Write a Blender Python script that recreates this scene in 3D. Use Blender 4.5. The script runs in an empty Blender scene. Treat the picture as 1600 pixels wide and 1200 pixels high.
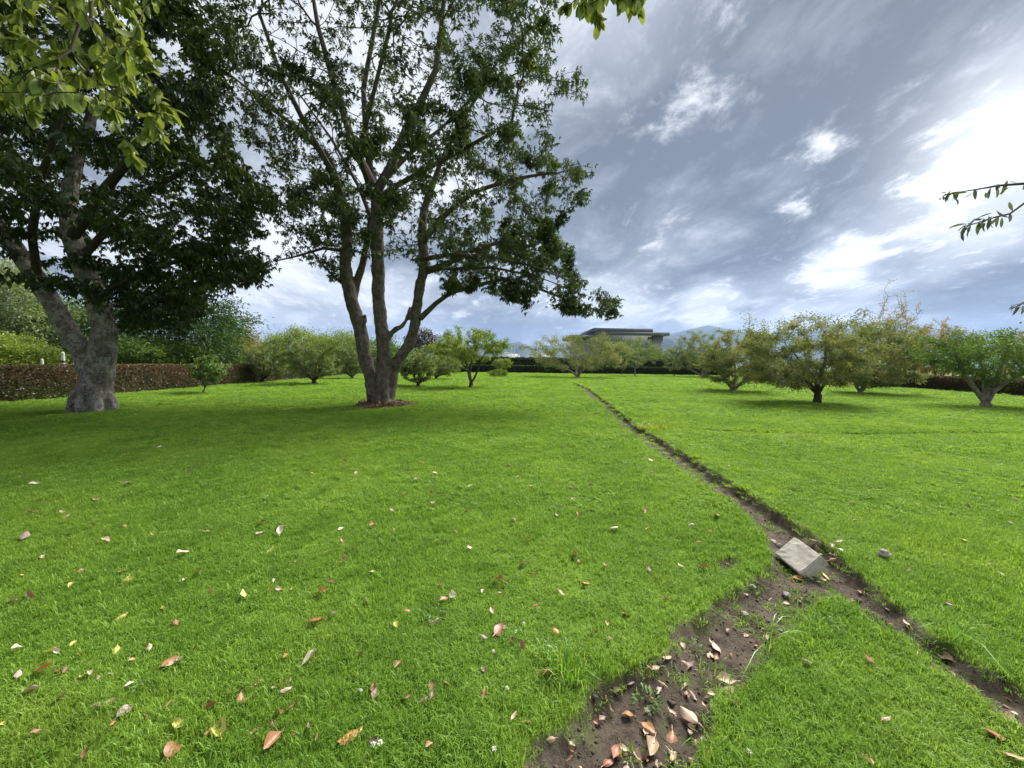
import bpy, bmesh, math, random
import numpy as np
from mathutils import Vector, Matrix

R = math.radians
random.seed(7)
rng = np.random.default_rng(7)
scene = bpy.context.scene
COL = scene.collection

# ------------------------------------------------------------------ camera
CAM_H = 1.6
F_PX = 600.0                      # focal length in photo pixels (1600 wide): ultra wide lens
PITCH, ROLL = R(3.25), R(0.8)
cam_f = Vector((0, math.cos(PITCH), -math.sin(PITCH)))
cam_r0 = Vector((1, 0, 0))
cam_u0 = cam_r0.cross(cam_f)
cam_r = cam_r0 * math.cos(ROLL) + cam_u0 * math.sin(ROLL)
cam_u = cam_u0 * math.cos(ROLL) - cam_r0 * math.sin(ROLL)
cam_data = bpy.data.cameras.new('camera')
cam_data.sensor_width = 36.0
cam_data.lens = 36.0 * F_PX / 1600.0
cam_data.clip_start = 0.05
cam_data.clip_end = 20000
cam = bpy.data.objects.new('camera', cam_data)
COL.objects.link(cam)
cm = Matrix((cam_r, cam_u, -cam_f)).transposed().to_4x4()
cm.translation = Vector((0, 0, CAM_H))
cam.matrix_world = cm
scene.camera = cam


def ray(px, py):
    return cam_f + cam_r * ((px - 800) / F_PX) + cam_u * ((600 - py) / F_PX)


def gnd(px, py, z=0.0):
    v = ray(px, py)
    return Vector((0, 0, CAM_H)) + v * ((z - CAM_H) / v.z)


def at(px, py, depth):
    return Vector((0, 0, CAM_H)) + ray(px, py) * depth


def project(P):
    """world points (N,3) -> photo pixels and depth"""
    Q = np.asarray(P, float) - np.array([0, 0, CAM_H])
    d = Q @ np.array(cam_f)
    x = Q @ np.array(cam_r)
    y = Q @ np.array(cam_u)
    dd = np.where(d > 0.05, d, 0.05)
    return 800 + F_PX * x / dd, 600 - F_PX * y / dd, d


# ------------------------------------------------------------------ sky and sun
SUN_AZ, SUN_EL = R(42), R(46)      # azimuth to the right of the view axis
sun_dir = Vector((math.sin(SUN_AZ) * math.cos(SUN_EL), math.cos(SUN_AZ) * math.cos(SUN_EL), math.sin(SUN_EL)))
glow_dir = ray(1590, 215).normalized()

scene.view_settings.view_transform = 'Standard'
scene.view_settings.look = 'None'
scene.view_settings.gamma = 1.0
scene.view_settings.use_curve_mapping = False
scene.view_settings.exposure = 1.15


class NT:
    """small helper for writing node trees"""

    def __init__(self, tree):
        self.t = tree
        tree.nodes.clear()

    def n(self, typ, **kw):
        nd = self.t.nodes.new(typ)
        for k, v in kw.items():
            if k.startswith('i_'):
                key = k[2:]
                key = int(key) if key.isdigit() else key.replace('_', ' ')
                self.put(nd, key, v)
            else:
                setattr(nd, k, v)
        return nd

    def put(self, nd, key, v):
        s = nd.inputs[key]
        if isinstance(v, bpy.types.NodeSocket):
            self.t.links.new(v, s)
        elif isinstance(v, bpy.types.Node):
            self.t.links.new(v.outputs[0], s)
        else:
            s.default_value = v

    def math(self, op, a, b=None, c=None, clamp=False):
        nd = self.t.nodes.new('ShaderNodeMath')
        nd.operation = op
        nd.use_clamp = clamp
        self.put(nd, 0, a)
        if b is not None:
            self.put(nd, 1, b)
        if c is not None:
            self.put(nd, 2, c)
        return nd.outputs[0]

    def vmath(self, op, a, b=None, out=0):
        nd = self.t.nodes.new('ShaderNodeVectorMath')
        nd.operation = op
        self.put(nd, 0, a)
        if b is not None:
            self.put(nd, 3 if op == 'SCALE' else 1, b)
        return nd.outputs[out]

    def mix(self, fac, a, b, blend='MIX'):
        nd = self.t.nodes.new('ShaderNodeMix')
        nd.data_type = 'RGBA'
        nd.blend_type = blend
        self.put(nd, 0, fac)
        self.put(nd, 6, a)
        self.put(nd, 7, b)
        return nd.outputs[2]

    def ramp(self, fac, stops, interp='LINEAR'):
        nd = self.t.nodes.new('ShaderNodeValToRGB')
        nd.color_ramp.interpolation = interp
        el = nd.color_ramp.elements
        while len(el) < len(stops):
            el.new(0.5)
        for e, (p, c) in zip(el, stops):
            e.position = p
            e.color = (c, c, c, 1) if isinstance(c, (int, float)) else tuple(c) + ((1,) if len(c) == 3 else ())
        self.put(nd, 0, fac)
        return nd.outputs[0]

    def remap(self, v, a, b, c=0.0, d=1.0, smooth=True):
        nd = self.t.nodes.new('ShaderNodeMapRange')
        nd.interpolation_type = 'SMOOTHSTEP' if smooth else 'LINEAR'
        self.put(nd, 0, v)
        for i, x in zip((1, 2, 3, 4), (a, b, c, d)):
            nd.inputs[i].default_value = x
        return nd.outputs[0]

    def noise(self, vec, scale, detail=3, rough=0.5, distort=0.0, dims='3D'):
        nd = self.t.nodes.new('ShaderNodeTexNoise')
        nd.noise_dimensions = dims
        if vec is not None:
            self.put(nd, 'Vector', vec)
        nd.inputs['Scale'].default_value = scale
        nd.inputs['Detail'].default_value = detail
        nd.inputs['Roughness'].default_value = rough
        nd.inputs['Distortion'].default_value = distort
        return nd.outputs[0]


world = bpy.data.worlds.new('World')
scene.world = world
world.use_nodes = True
w = NT(world.node_tree)
sky = w.n('ShaderNodeTexSky', sky_type='NISHITA', sun_disc=False, sun_elevation=SUN_EL, sun_rotation=SUN_AZ)
tc = w.n('ShaderNodeTexCoord')
D = w.vmath('NORMALIZE', tc.outputs['Generated'])
sep = w.n('ShaderNodeSeparateXYZ', i_0=D)
dz = w.math('MAXIMUM', sep.outputs[2], 0.0)
den = w.math('ADD', dz, 0.26)
px_ = w.math('DIVIDE', sep.outputs[0], den)
py_ = w.math('DIVIDE', sep.outputs[1], den)
pl = w.n('ShaderNodeCombineXYZ', i_0=px_, i_1=py_, i_2=0.0).outputs[0]
mp = w.n('ShaderNodeMapping', i_Vector=pl, vector_type='TEXTURE')      # the deck streams away along one wind direction
mp.inputs['Rotation'].default_value = (0, 0, R(8))
mp.inputs['Scale'].default_value = (1.0, 1.35, 1.0)
mp.inputs['Location'].default_value = (7.55, 2.6, 0)
warp = w.n('ShaderNodeTexNoise', i_Vector=mp.outputs[0], i_Scale=2.2, i_Detail=2.0, noise_dimensions='2D')
wv = w.vmath('ADD', mp.outputs[0], w.vmath('SCALE', w.vmath('SUBTRACT', warp.outputs[1], (0.5, 0.5, 0.5)), 0.20))
n_big = w.noise(wv, 1.25, 3, 0.5, dims='2D')
n_mid = w.noise(wv, 3.9, 9, 0.66, dims='2D')
# broad heavier (dark) and thinner (bright) places in the cloud deck: (photo pixel, reach as a cosine, darkness, brightness)
dark_b, light_b = 0.0, 0.0
for (bx, by, reach, dk_, lt_) in [(1020, 300, 0.92, 0.14, -0.06), (1490, 70, 0.96, 0.23, -0.04), (1340, 200, 0.985, 0.07, -0.02), (1570, 400, 0.985, 0.14, -0.06), (1330, 480, 0.95, 0.04, -0.02),
                                  (1110, 480, 0.9962, -0.08, 0.17), (1310, 408, 0.9975, -0.06, 0.15), (1390, 300, 0.975, -0.07, 0.06), (1260, 272, 0.996, -0.05, 0.12), (1590, 225, 0.975, -0.15, 0.14),
                                  (900, 60, 0.965, -0.12, 0.06), (480, 130, 0.93, -0.20, 0.10), (430, 450, 0.96, -0.10, 0.03), (1200, 90, 0.97, 0.02, 0.03)]:
    bd = ray(bx, by).normalized()
    q_ = w.remap(w.vmath('DOT_PRODUCT', D, tuple(bd), out=1), reach, 1.0)
    dark_b = w.math('MULTIPLY_ADD', q_, dk_, dark_b)
    light_b = w.math('MULTIPLY_ADD', q_, lt_, light_b)
dens = w.math('ADD', w.math('ADD', w.math('MULTIPLY_ADD', n_big, 0.90, -0.105), w.math('MULTIPLY_ADD', n_mid, 0.85, -0.225)), dark_b)
cloud = w.ramp(dens, [(0.30, (0.70, 0.72, 0.76)), (0.41, (0.52, 0.55, 0.605)), (0.48, (0.405, 0.435, 0.495)), (0.555, (0.305, 0.335, 0.39)), (0.63, (0.235, 0.263, 0.312)), (0.76, (0.16, 0.182, 0.222))])
brk_in = w.math('ADD', n_mid, w.math('MULTIPLY_ADD', w.math('SUBTRACT', 0.5, n_big), 0.45, light_b))
brk = w.remap(brk_in, 0.55, 0.76)
cloud = w.mix(w.math('MULTIPLY', w.remap(brk_in, 0.47, 0.66), 0.45), cloud, (0.60, 0.64, 0.71, 1))
cloud = w.mix(w.math('MULTIPLY', brk, 0.9), cloud, (0.82, 0.84, 0.89, 1))
g = w.vmath('DOT_PRODUCT', D, tuple(glow_dir), out=1)
g0 = w.math('MAXIMUM', g, 0.0)
glow_s = w.math('ADD', w.math('MULTIPLY', w.math('POWER', g0, 170.0), 0.6), w.math('MULTIPLY', w.math('MULTIPLY', w.math('POWER', g0, 24.0), brk), 0.25))
cloud = w.mix(1.0, cloud, w.n('ShaderNodeCombineXYZ', i_0=glow_s, i_1=glow_s, i_2=w.math('MULTIPLY', glow_s, 0.96)).outputs[0], 'ADD')
hz_f = w.remap(sep.outputs[2], 0.16, 0.0)
cloud = w.mix(w.math('MULTIPLY', hz_f, 0.5), cloud, (0.37, 0.43, 0.57, 1))
nish = w.vmath('SCALE', sky.outputs[0], 0.10)
skyc = w.mix(0.97, nish, cloud)
bg = w.n('ShaderNodeBackground', i_Color=skyc, i_Strength=0.61)
wo = w.n('ShaderNodeOutputWorld')
world.node_tree.links.new(bg.outputs[0], wo.inputs[0])

sun_data = bpy.data.lights.new('sun', 'SUN')
sun_data.energy = 4.8
sun_data.angle = R(32)
sun_data.color = (1.0, 0.955, 0.87)
sun = bpy.data.objects.new('sun', sun_data)
COL.objects.link(sun)
sun.rotation_euler = (-sun_dir).to_track_quat('-Z', 'Y').to_euler()

scene.render.engine = 'CYCLES'
scene.cycles.max_bounces = 5
scene.cycles.diffuse_bounces = 2
scene.cycles.glossy_bounces = 2
scene.cycles.transmission_bounces = 2
scene.cycles.transparent_max_bounces = 8
scene.cycles.volume_bounces = 0
scene.cycles.use_denoising = True
scene.cycles.use_adaptive_sampling = True
scene.cycles.adaptive_threshold = 0.018
scene.render.filter_size = 1.15
scene.cycles.sample_clamp_indirect = 6.0


# ------------------------------------------------------------------ materials
def material(name):
    m = bpy.data.materials.new(name)
    m.use_nodes = True
    t = NT(m.node_tree)
    out = t.n('ShaderNodeOutputMaterial')
    return m, t, out


def rgba(c):
    return tuple(c) + (1,) if len(c) == 3 else tuple(c)


def leaf_mat(name, stops, trans=0.35, gloss=0.05, rough=0.38, patch=0.0, patch_col=(0.2, 0.1, 0.03), attr='tone', brighten=1.25):
    """thin leaf: diffuse + light passing through + a little sheen; colour varies leaf by leaf"""
    m, t, out = material(name)
    a = t.n('ShaderNodeAttribute', attribute_name=attr)
    c = t.ramp(a.outputs['Fac'], stops)
    geo = t.n('ShaderNodeNewGeometry')
    if patch > 0:
        nz = t.noise(geo.outputs['Position'], 1.1, 3, 0.6)
        c = t.mix(t.math('MULTIPLY', t.remap(nz, 0.48, 0.66), patch), c, rgba(patch_col))
    d = t.n('ShaderNodeBsdfDiffuse', i_Color=c)
    tr = t.n('ShaderNodeBsdfTranslucent', i_Color=t.mix(1.0, c, (brighten, brighten * 1.05, brighten * 0.55, 1), 'MULTIPLY'))
    mx = t.n('ShaderNodeMixShader', i_0=trans, i_1=d.outputs[0], i_2=tr.outputs[0])
    gl = t.n('ShaderNodeBsdfGlossy', i_Roughness=rough, i_Color=(0.85, 0.9, 0.9, 1))
    mx2 = t.n('ShaderNodeMixShader', i_0=gloss, i_1=mx.outputs[0], i_2=gl.outputs[0])
    m.node_tree.links.new(mx2.outputs[0], out.inputs[0])
    return m


def bark_mat(name, base, dark, lichen=None, lichen_amt=0.5, scale=9.0, bump=0.6):
    m, t, out = material(name)
    tc_ = t.n('ShaderNodeTexCoord')
    mp_ = t.n('ShaderNodeMapping', i_Vector=tc_.outputs['Object'])
    mp_.inputs['Scale'].default_value = (1, 1, 0.35)
    n1 = t.noise(mp_.outputs[0], scale, 8, 0.65, 0.4)
    n2 = t.noise(tc_.outputs['Object'], scale * 4, 5, 0.6)
    c = t.mix(t.remap(n1, 0.36, 0.62), rgba(dark), rgba(base))
    c = t.mix(t.math('MULTIPLY', n2, 0.5), c, rgba(tuple(x * 0.6 for x in base)))
    if lichen:
        n3 = t.noise(tc_.outputs['Object'], 4.5, 8, 0.75, 0.3)
        n4 = t.noise(tc_.outputs['Object'], 32, 4, 0.7)
        f = t.remap(t.math('ADD', t.math('MULTIPLY', n3, 0.62), t.math('MULTIPLY', n4, 0.38)), 0.48, 0.56)
        c = t.mix(t.math('MULTIPLY', f, lichen_amt), c, rgba(lichen))
    h = t.math('ADD', n1, t.math('MULTIPLY', n2, 0.35))
    b = t.n('ShaderNodeBump', i_Strength=bump, i_Distance=0.05, i_Height=h)
    p = t.n('ShaderNodeBsdfPrincipled', i_Base_Color=c, i_Roughness=0.9, i_Normal=b.outputs[0])
    p.inputs['Specular IOR Level'].default_value = 0.2
    m.node_tree.links.new(p.outputs[0], out.inputs[0])
    return m


def plain_mat(name, col, rough=0.85, var=0.25, scale=6.0, bump=0.2, dist=0.01, spec=0.3):
    m, t, out = material(name)
    tc_ = t.n('ShaderNodeTexCoord')
    n1 = t.noise(tc_.outputs['Object'], scale, 6, 0.62)
    c = t.mix(t.remap(n1, 0.3, 0.7), rgba(tuple(x * (1 - var) for x in col)), rgba(tuple(min(1, x * (1 + var)) for x in col)))
    b = t.n('ShaderNodeBump', i_Strength=bump, i_Distance=dist, i_Height=t.noise(tc_.outputs['Object'], scale * 6, 5, 0.6))
    p = t.n('ShaderNodeBsdfPrincipled', i_Base_Color=c, i_Roughness=rough, i_Normal=b.outputs[0])
    p.inputs['Specular IOR Level'].default_value = spec
    m.node_tree.links.new(p.outputs[0], out.inputs[0])
    return m


# ------------------------------------------------------------------ mesh helpers
def mesh_np(name, V, faces, tone=None, smooth=False):
    """V (N,3); faces: one (M,k) index array or a list of such arrays"""
    me = bpy.data.meshes.new(name)
    V = np.asarray(V, np.float32)
    if not isinstance(faces, (list, tuple)):
        faces = [faces]
    faces = [np.asarray(f, np.int32) for f in faces if len(f)]
    me.vertices.add(len(V))
    me.vertices.foreach_set('co', V.ravel())
    loops = np.concatenate([f.ravel() for f in faces])
    counts = np.concatenate([np.full(len(f), f.shape[1], np.int32) for f in faces])
    starts = np.concatenate([[0], np.cumsum(counts)[:-1]]).astype(np.int32)
    me.loops.add(len(loops))
    me.loops.foreach_set('vertex_index', loops)
    me.polygons.add(len(counts))
    me.polygons.foreach_set('loop_start', starts)
    me.polygons.foreach_set('loop_total', counts)
    if smooth:
        me.polygons.foreach_set('use_smooth', np.ones(len(counts), bool))
    if tone is not None:
        at_ = me.attributes.new('tone', 'FLOAT', 'POINT')
        at_.data.foreach_set('value', np.asarray(tone, np.float32))
    me.update(calc_edges=True)
    return me


def obj(name, me, mat=None, parent=None, loc=None):
    o = bpy.data.objects.new(name, me)
    COL.objects.link(o)
    if mat is not None and me is not None and len(me.materials) == 0:
        me.materials.append(mat)
    if parent is not None:
        o.parent = parent
    if loc is not None:
        o.location = loc
    return o


def tag(o, label=None, cat=None, group=None, kind=None):
    if label:
        o['label'] = label
    if cat:
        o['category'] = cat
    if group:
        o['group'] = group
    if kind:
        o['kind'] = kind
    return o


def thing(name, loc, label, cat, group=None):
    o = bpy.data.objects.new(name, None)
    o.empty_display_size = 0.2
    o.location = loc
    COL.objects.link(o)
    return tag(o, label, cat, group)


def nrm(a):
    return a / np.maximum(np.linalg.norm(a, axis=-1, keepdims=True), 1e-9)


def leaf_arrays(P, T, L, W, g, droop=0.25, fold=0.22, up=0.6):
    """folded two-triangle leaves: P base, T direction, L length, W width (arrays)"""
    n = len(P)
    T = nrm(T)
    ref = np.array([0, 0, up]) + g.normal(0, 0.6, (n, 3))
    S = nrm(np.cross(T, ref))
    Nn = np.cross(S, T)
    L = np.asarray(L)[:, None]
    W = np.asarray(W)[:, None]
    mid = P + T * L * 0.48
    tip = P + T * L - np.array([0, 0, 1.0]) * L * droop
    V = np.stack([P, mid + S * W * 0.5 + Nn * W * fold, tip, mid - S * W * 0.5 + Nn * W * fold], 1).reshape(-1, 3)
    b = np.arange(n)[:, None] * 4
    Fq = np.concatenate([b + np.array([[0, 1, 2]]), b + np.array([[0, 2, 3]])])
    return V, Fq


def frusta(A, B, ra, rb, sides, ta=None, tb=None):
    """tapered tubes from A to B; ta,tb are tangents at the two rings"""
    n = len(A)
    e = nrm(B - A)
    ta = e if ta is None else nrm(ta)
    tb = e if tb is None else nrm(tb)
    ref = np.array([0.37, 0.92, 0.11])
    ang = np.arange(sides) * 2 * np.pi / sides

    def ring(c, t, r):
        s = nrm(np.cross(t, ref))
        q = np.cross(t, s)
        return c[:, None, :] + (s[:, None, :] * np.cos(ang)[None, :, None] + q[:, None, :] * np.sin(ang)[None, :, None]) * r[:, None, None]
    V = np.stack([ring(A, ta, ra), ring(B, tb, rb)], 1).reshape(-1, 3)
    k = np.arange(sides)
    quad = np.stack([k, (k + 1) % sides, sides + (k + 1) % sides, sides + k], 1)
    Fq = (np.arange(n)[:, None, None] * 2 * sides + quad[None]).reshape(-1, 4)
    return V, Fq


def inside_poly(x, y, poly):
    poly = np.asarray(poly, float)
    r = np.zeros(len(x), bool)
    j = len(poly) - 1
    for i in range(len(poly)):
        xi, yi = poly[i]
        xj, yj = poly[j]
        c = ((yi > y) != (yj > y)) & (x < (xj - xi) * (y - yi) / (yj - yi + 1e-12) + xi)
        r ^= c
        j = i
    return r


def poly_dist(x, y, poly, closed=True):
    P = np.asarray(poly, float)
    Q = np.roll(P, -1, 0)
    if not closed:
        P, Q = P[:-1], Q[:-1]
    best = np.full(len(x), 1e9)
    for (ax, ay), (bx, by) in zip(P, Q):
        dx, dy = bx - ax, by - ay
        t = np.clip(((x - ax) * dx + (y - ay) * dy) / (dx * dx + dy * dy + 1e-12), 0, 1)
        best = np.minimum(best, np.hypot(x - ax - t * dx, y - ay - t * dy))
    return best


def sstep(a, b, x):
    t = np.clip((x - a) / (b - a), 0, 1)
    return t * t * (3 - 2 * t)


def vnoise(x, y, s, seed=0):
    """smooth value noise in [-1,1]"""
    x = np.asarray(x) * s + seed * 17.3
    y = np.asarray(y) * s + seed * 5.7
    xi, yi = np.floor(x), np.floor(y)
    fx, fy = x - xi, y - yi
    fx, fy = fx * fx * (3 - 2 * fx), fy * fy * (3 - 2 * fy)

    def h(a, b):
        v = np.sin(a * 127.1 + b * 311.7 + seed * 74.7) * 43758.5453
        return (v - np.floor(v)) * 2 - 1
    return (h(xi, yi) * (1 - fx) + h(xi + 1, yi) * fx) * (1 - fy) + (h(xi, yi + 1) * (1 - fx) + h(xi + 1, yi + 1) * fx) * fy


# ------------------------------------------------------------------ the ground: one sheet with the ditch and the worn soil cut into it
def gp(pts):
    return [tuple(gnd(*p)[:2]) for p in pts]


ditch_l = [(893, 598), (905, 608), (925, 624), (960, 655), (1020, 707), (1075, 745), (1115, 775), (1165, 812), (1200, 852)]
ditch_r = [(1318, 880), (1268, 838), (1210, 797), (1152, 765), (1100, 732), (1040, 694), (1000, 668), (965, 642), (935, 618), (917, 606), (899, 598)]
path_l = [(1203, 880), (1172, 912), (1120, 940), (1052, 975), (1042, 1012), (985, 1045), (915, 1075), (895, 1130), (860, 1155), (830, 1200), (790, 1290), (690, 1600), (600, 1950)]
path_r = [(900, 1950), (985, 1600), (1060, 1290), (1082, 1195), (1112, 1140), (1140, 1092), (1185, 1050), (1230, 1000), (1272, 952), (1300, 932)]
arm_l = [(1320, 940), (1352, 965), (1403, 992), (1450, 1040), (1550, 1115), (1620, 1170), (1800, 1300)]
arm_r = [(1900, 1240), (1640, 1100), (1600, 1078), (1528, 1040), (1472, 1003), (1402, 950), (1348, 905)]
SOIL = np.array(gp(ditch_l + path_l + path_r + arm_l + arm_r + ditch_r))
BARE = [np.array(gp([(1120, 880), (1145, 872), (1165, 880), (1150, 892), (1128, 892)]))]


def soil_sdf(x, y):
    """positive inside the bare soil (metres to its edge), negative outside"""
    x = np.asarray(x, float)
    y = np.asarray(y, float)
    wob = np.clip(y * 0.02, 0.0, 0.03)
    xx = x + vnoise(x, y, 9, 3) * 0.03 + vnoise(x, y, 26, 4) * 0.012 + wob * vnoise(x, y, 2.5, 6)
    yy = y + vnoise(x, y, 9, 5) * 0.03 + vnoise(x, y, 26, 8) * 0.012
    d = poly_dist(xx, yy, SOIL)
    s = np.where(inside_poly(xx, yy, SOIL), d, -d) + 0.06 * sstep(3.5, 9, yy)
    for b in BARE:
        db = poly_dist(xx, yy, b)
        s = np.maximum(s, np.where(inside_poly(xx, yy, b), db, -db))
    return s


def gline(pts):
    return np.array(gp(pts))


# shallow old furrows in the lawn: (line, width, depth)
FURROWS = [(gline([(1050, 667), (1110, 671), (1180, 674), (1260, 677), (1400, 676), (1660, 676)]), 0.17, 0.15),
           (gline([(1165, 711), (1200, 716), (1240, 722)]), 0.09, 0.09),
           (gline([(955, 626), (1000, 628), (1060, 629)]), 0.24, 0.13),
           (gline([(1095, 629), (1180, 632), (1280, 640)]), 0.22, 0.10),
           (gline([(-60, 668), (0, 659), (40, 655), (72, 650)]), 0.25, 0.12),
           (gline([(960, 597), (1030, 600), (1100, 602)]), 0.3, 0.06)]


def furrow(x, y):
    h = np.zeros(len(x))
    for ln, wd, dp in FURROWS:
        d = poly_dist(x, y, ln, closed=False)
        h = np.minimum(h, -dp * np.exp(-(d / wd) ** 2) * (0.75 + 0.5 * vnoise(x, y, 2.0, 12)))
    return h


def height(x, y, soil=None):
    x = np.asarray(x, float)
    y = np.asarray(y, float)
    near = np.hypot(x, y) < 75
    h = 0.035 * vnoise(x, y, 0.22, 1) + 0.014 * vnoise(x, y, 0.9, 2) + 0.006 * vnoise(x, y, 3.1, 9)
    h *= sstep(0.5, 3.0, np.hypot(x, y))
    idx = np.where(near & (y > 0.3) & (x > -22) & (x < 34))[0]
    if len(idx):
        h[idx] += furrow(x[idx], y[idx])
    reg = (x > -1.2) & (x < 7.2) & (y > 0.2) & (y < 38)
    s = np.full(len(x), -9.0)
    if soil is None:
        if reg.any():
            s[reg] = soil_sdf(x[reg], y[reg])
    else:
        s = soil
    depth = 0.06 + 0.06 * sstep(2.2, 3.4, x) * sstep(1.2, 2.6, y)
    h = h - depth * sstep(-0.015, 0.11, s) + 0.022 * np.exp(-np.clip(-s, 0, 9) / 0.15) * (s < 0)
    h = h + np.where(s > 0, 0.018 * vnoise(x, y, 7, 23) + 0.014 * vnoise(x, y, 15, 21), 0)
    return h


def hgt(x, y):
    return float(height(np.array([x]), np.array([y]))[0])


def axis(segs):
    out = []
    for a, b, s in segs:
        out.append(np.arange(a, b, s))
    out = np.concatenate(out)
    return out


gx = axis([(-6000, -400, 700), (-400, -60, 40), (-60, -20, 4), (-20, -4, 0.5), (-4, -0.8, 0.16), (-0.8, 5.6, 0.032), (5.6, 9, 0.16), (9, 34, 0.6), (34, 70, 4), (70, 400, 40), (400, 6001, 700)])
gy = axis([(-300, -20, 40), (-20, 0, 2), (0, 0.6, 0.06), (0.6, 4.6, 0.032), (4.6, 8, 0.05), (8, 14, 0.09), (14, 36, 0.25), (36, 64, 1.0), (64, 120, 8), (120, 600, 60), (600, 9001, 700)])
GX, GY = np.meshgrid(gx, gy)
fx, fy = GX.ravel(), GY.ravel()
sd = np.full(len(fx), -9.0)
m_ = (fx > -1.2) & (fx < 7.2) & (fy > 0.2) & (fy < 38)
sd[m_] = soil_sdf(fx[m_], fy[m_])
fz = height(fx, fy, sd)
nx_, ny_ = len(gx), len(gy)
ii = (np.arange(ny_ - 1)[:, None] * nx_ + np.arange(nx_ - 1)[None]).ravel()
me = mesh_np('ground', np.stack([fx, fy, fz], 1), np.stack([ii, ii + 1, ii + nx_ + 1, ii + nx_], 1), tone=sstep(-0.03, 0.03, sd), smooth=True)

mg, t, out = material('lawn_and_soil')
geo = t.n('ShaderNodeNewGeometry')
pos = geo.outputs['Position']
mask = t.n('ShaderNodeAttribute', attribute_name='tone').outputs['Fac']
nA = t.noise(pos, 0.35, 4, 0.6)
nB = t.noise(pos, 5.0, 6, 0.65)
nC = t.noise(pos, 42.0, 5, 0.7)
turf = t.mix(t.remap(nC, 0.35, 0.65), (0.06, 0.12, 0.014, 1), (0.15, 0.27, 0.028, 1))
turf = t.mix(t.math('MULTIPLY', t.remap(nB, 0.4, 0.7), 0.35), turf, (0.20, 0.27, 0.045, 1))
turf = t.mix(t.math('MULTIPLY', t.remap(nA, 0.4, 0.65), 0.3), turf, (0.24, 0.34, 0.045, 1))
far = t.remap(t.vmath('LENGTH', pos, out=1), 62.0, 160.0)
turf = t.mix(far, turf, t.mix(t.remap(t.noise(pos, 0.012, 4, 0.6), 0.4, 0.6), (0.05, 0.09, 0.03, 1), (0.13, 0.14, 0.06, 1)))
nS = t.noise(pos, 11.0, 8, 0.7)
nT = t.noise(pos, 70.0, 6, 0.75)
soil = t.mix(t.remap(nS, 0.32, 0.68), (0.042, 0.033, 0.026, 1), (0.115, 0.092, 0.072, 1))
soil = t.mix(t.math('MULTIPLY', t.remap(nT, 0.45, 0.7), 0.5), soil, (0.145, 0.12, 0.095, 1))
moss = t.math('MULTIPLY', t.remap(t.noise(pos, 3.2, 5, 0.7), 0.5, 0.62), 0.45)
soil = t.mix(moss, soil, (0.07, 0.095, 0.028, 1))
colr = t.mix(mask, turf, soil)
hh = t.math('ADD', t.math('MULTIPLY', nS, 0.6), t.math('MULTIPLY', nT, 0.5))
bm_ = t.n('ShaderNodeBump', i_Strength=0.9, i_Distance=0.03, i_Height=hh)
p = t.n('ShaderNodeBsdfPrincipled', i_Base_Color=colr, i_Roughness=0.95, i_Normal=bm_.outputs[0])
p.inputs['Specular IOR Level'].default_value = 0.1
mg.node_tree.links.new(p.outputs[0], out.inputs[0])
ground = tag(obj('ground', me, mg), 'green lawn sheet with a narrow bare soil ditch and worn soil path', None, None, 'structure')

# ------------------------------------------------------------------ far setting: mountains, haze comes last
m_mount = plain_mat('forested_hillside', (0.035, 0.05, 0.045), 1.0, 0.35, 0.004, 0.0)


def mountain(name, label, pts, dist, thick):
    """ridge given by its skyline (photo pixels) at a distance in metres; a solid ridge with slopes on both sides"""
    g = np.random.default_rng(int(dist))
    xs = np.linspace(pts[0][0], pts[-1][0], 90)
    ys = np.interp(xs, [p_[0] for p_ in pts], [p_[1] for p_ in pts])
    rows = []
    fr = [(-1.0, 0.0), (-0.72, 0.22), (-0.45, 0.52), (-0.2, 0.82), (0, 1.0), (0.4, 0.6), (1.0, 0.0)]
    top = np.array([at(x, y, dist) for x, y in zip(xs, ys)])
    top[:, 2] += np.convolve(g.normal(0, dist * 0.0012, 94), np.ones(5) / 5, 'valid')
    for f_, hh_ in fr:
        row = top.copy()
        row[:, 1] += f_ * thick
        row[:, 2] = np.maximum(top[:, 2], 3.0) * hh_ - (2.0 if hh_ == 0 else 0)
        j = np.convolve(g.normal(0, 1, 94), np.ones(5) / 5, 'valid')
        if 0 < hh_ < 1:
            row[:, 1] += j * thick * 0.14
            row[:, 2] *= 1 + j * 0.10
        rows.append(row)
    V = np.concatenate(rows)
    n = len(xs)
    q = (np.arange(len(fr) - 1)[:, None] * n + np.arange(n - 1)[None]).ravel()
    o = obj(name, mesh_np(name, V, np.stack([q, q + 1, q + n + 1, q + n], 1), smooth=True), m_mount)
    return tag(o, label, None, None, 'structure')


mountain('mountain', 'hazy blue hill left of the grey building', [(560, 564), (640, 556), (700, 548), (760, 544), (795, 536), (812, 534), (835, 545), (880, 547), (940, 556), (1000, 566)], 3600, 700)
mountain('mountain', 'nearer hazy blue hill right of the grey building', [(960, 566), (1005, 545), (1038, 524), (1062, 522), (1085, 534), (1120, 552), (1200, 572)], 3000, 600)
mountain('mountain', 'long pale blue mountain range along the horizon', [(-500, 548), (-200, 536), (100, 540), (350, 536), (500, 546), (700, 550), (860, 545), (980, 532), (1060, 520), (1100, 507), (1125, 512), (1190, 522), (1300, 516), (1420, 510), (1520, 520), (1600, 517), (1800, 528), (2100, 560)], 5200, 1100)


# ------------------------------------------------------------------ grey building beyond the far hedge
def box_arrays(x0, x1, y0, y1, z0, z1):
    V = np.array([(x, y, z) for z in (z0, z1) for y in (y0, y1) for x in (x0, x1)], float)
    Fq = np.array([(0, 2, 3, 1), (4, 5, 7, 6), (0, 1, 5, 4), (2, 6, 7, 3), (0, 4, 6, 2), (1, 3, 7, 5)])
    return V, Fq


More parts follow.
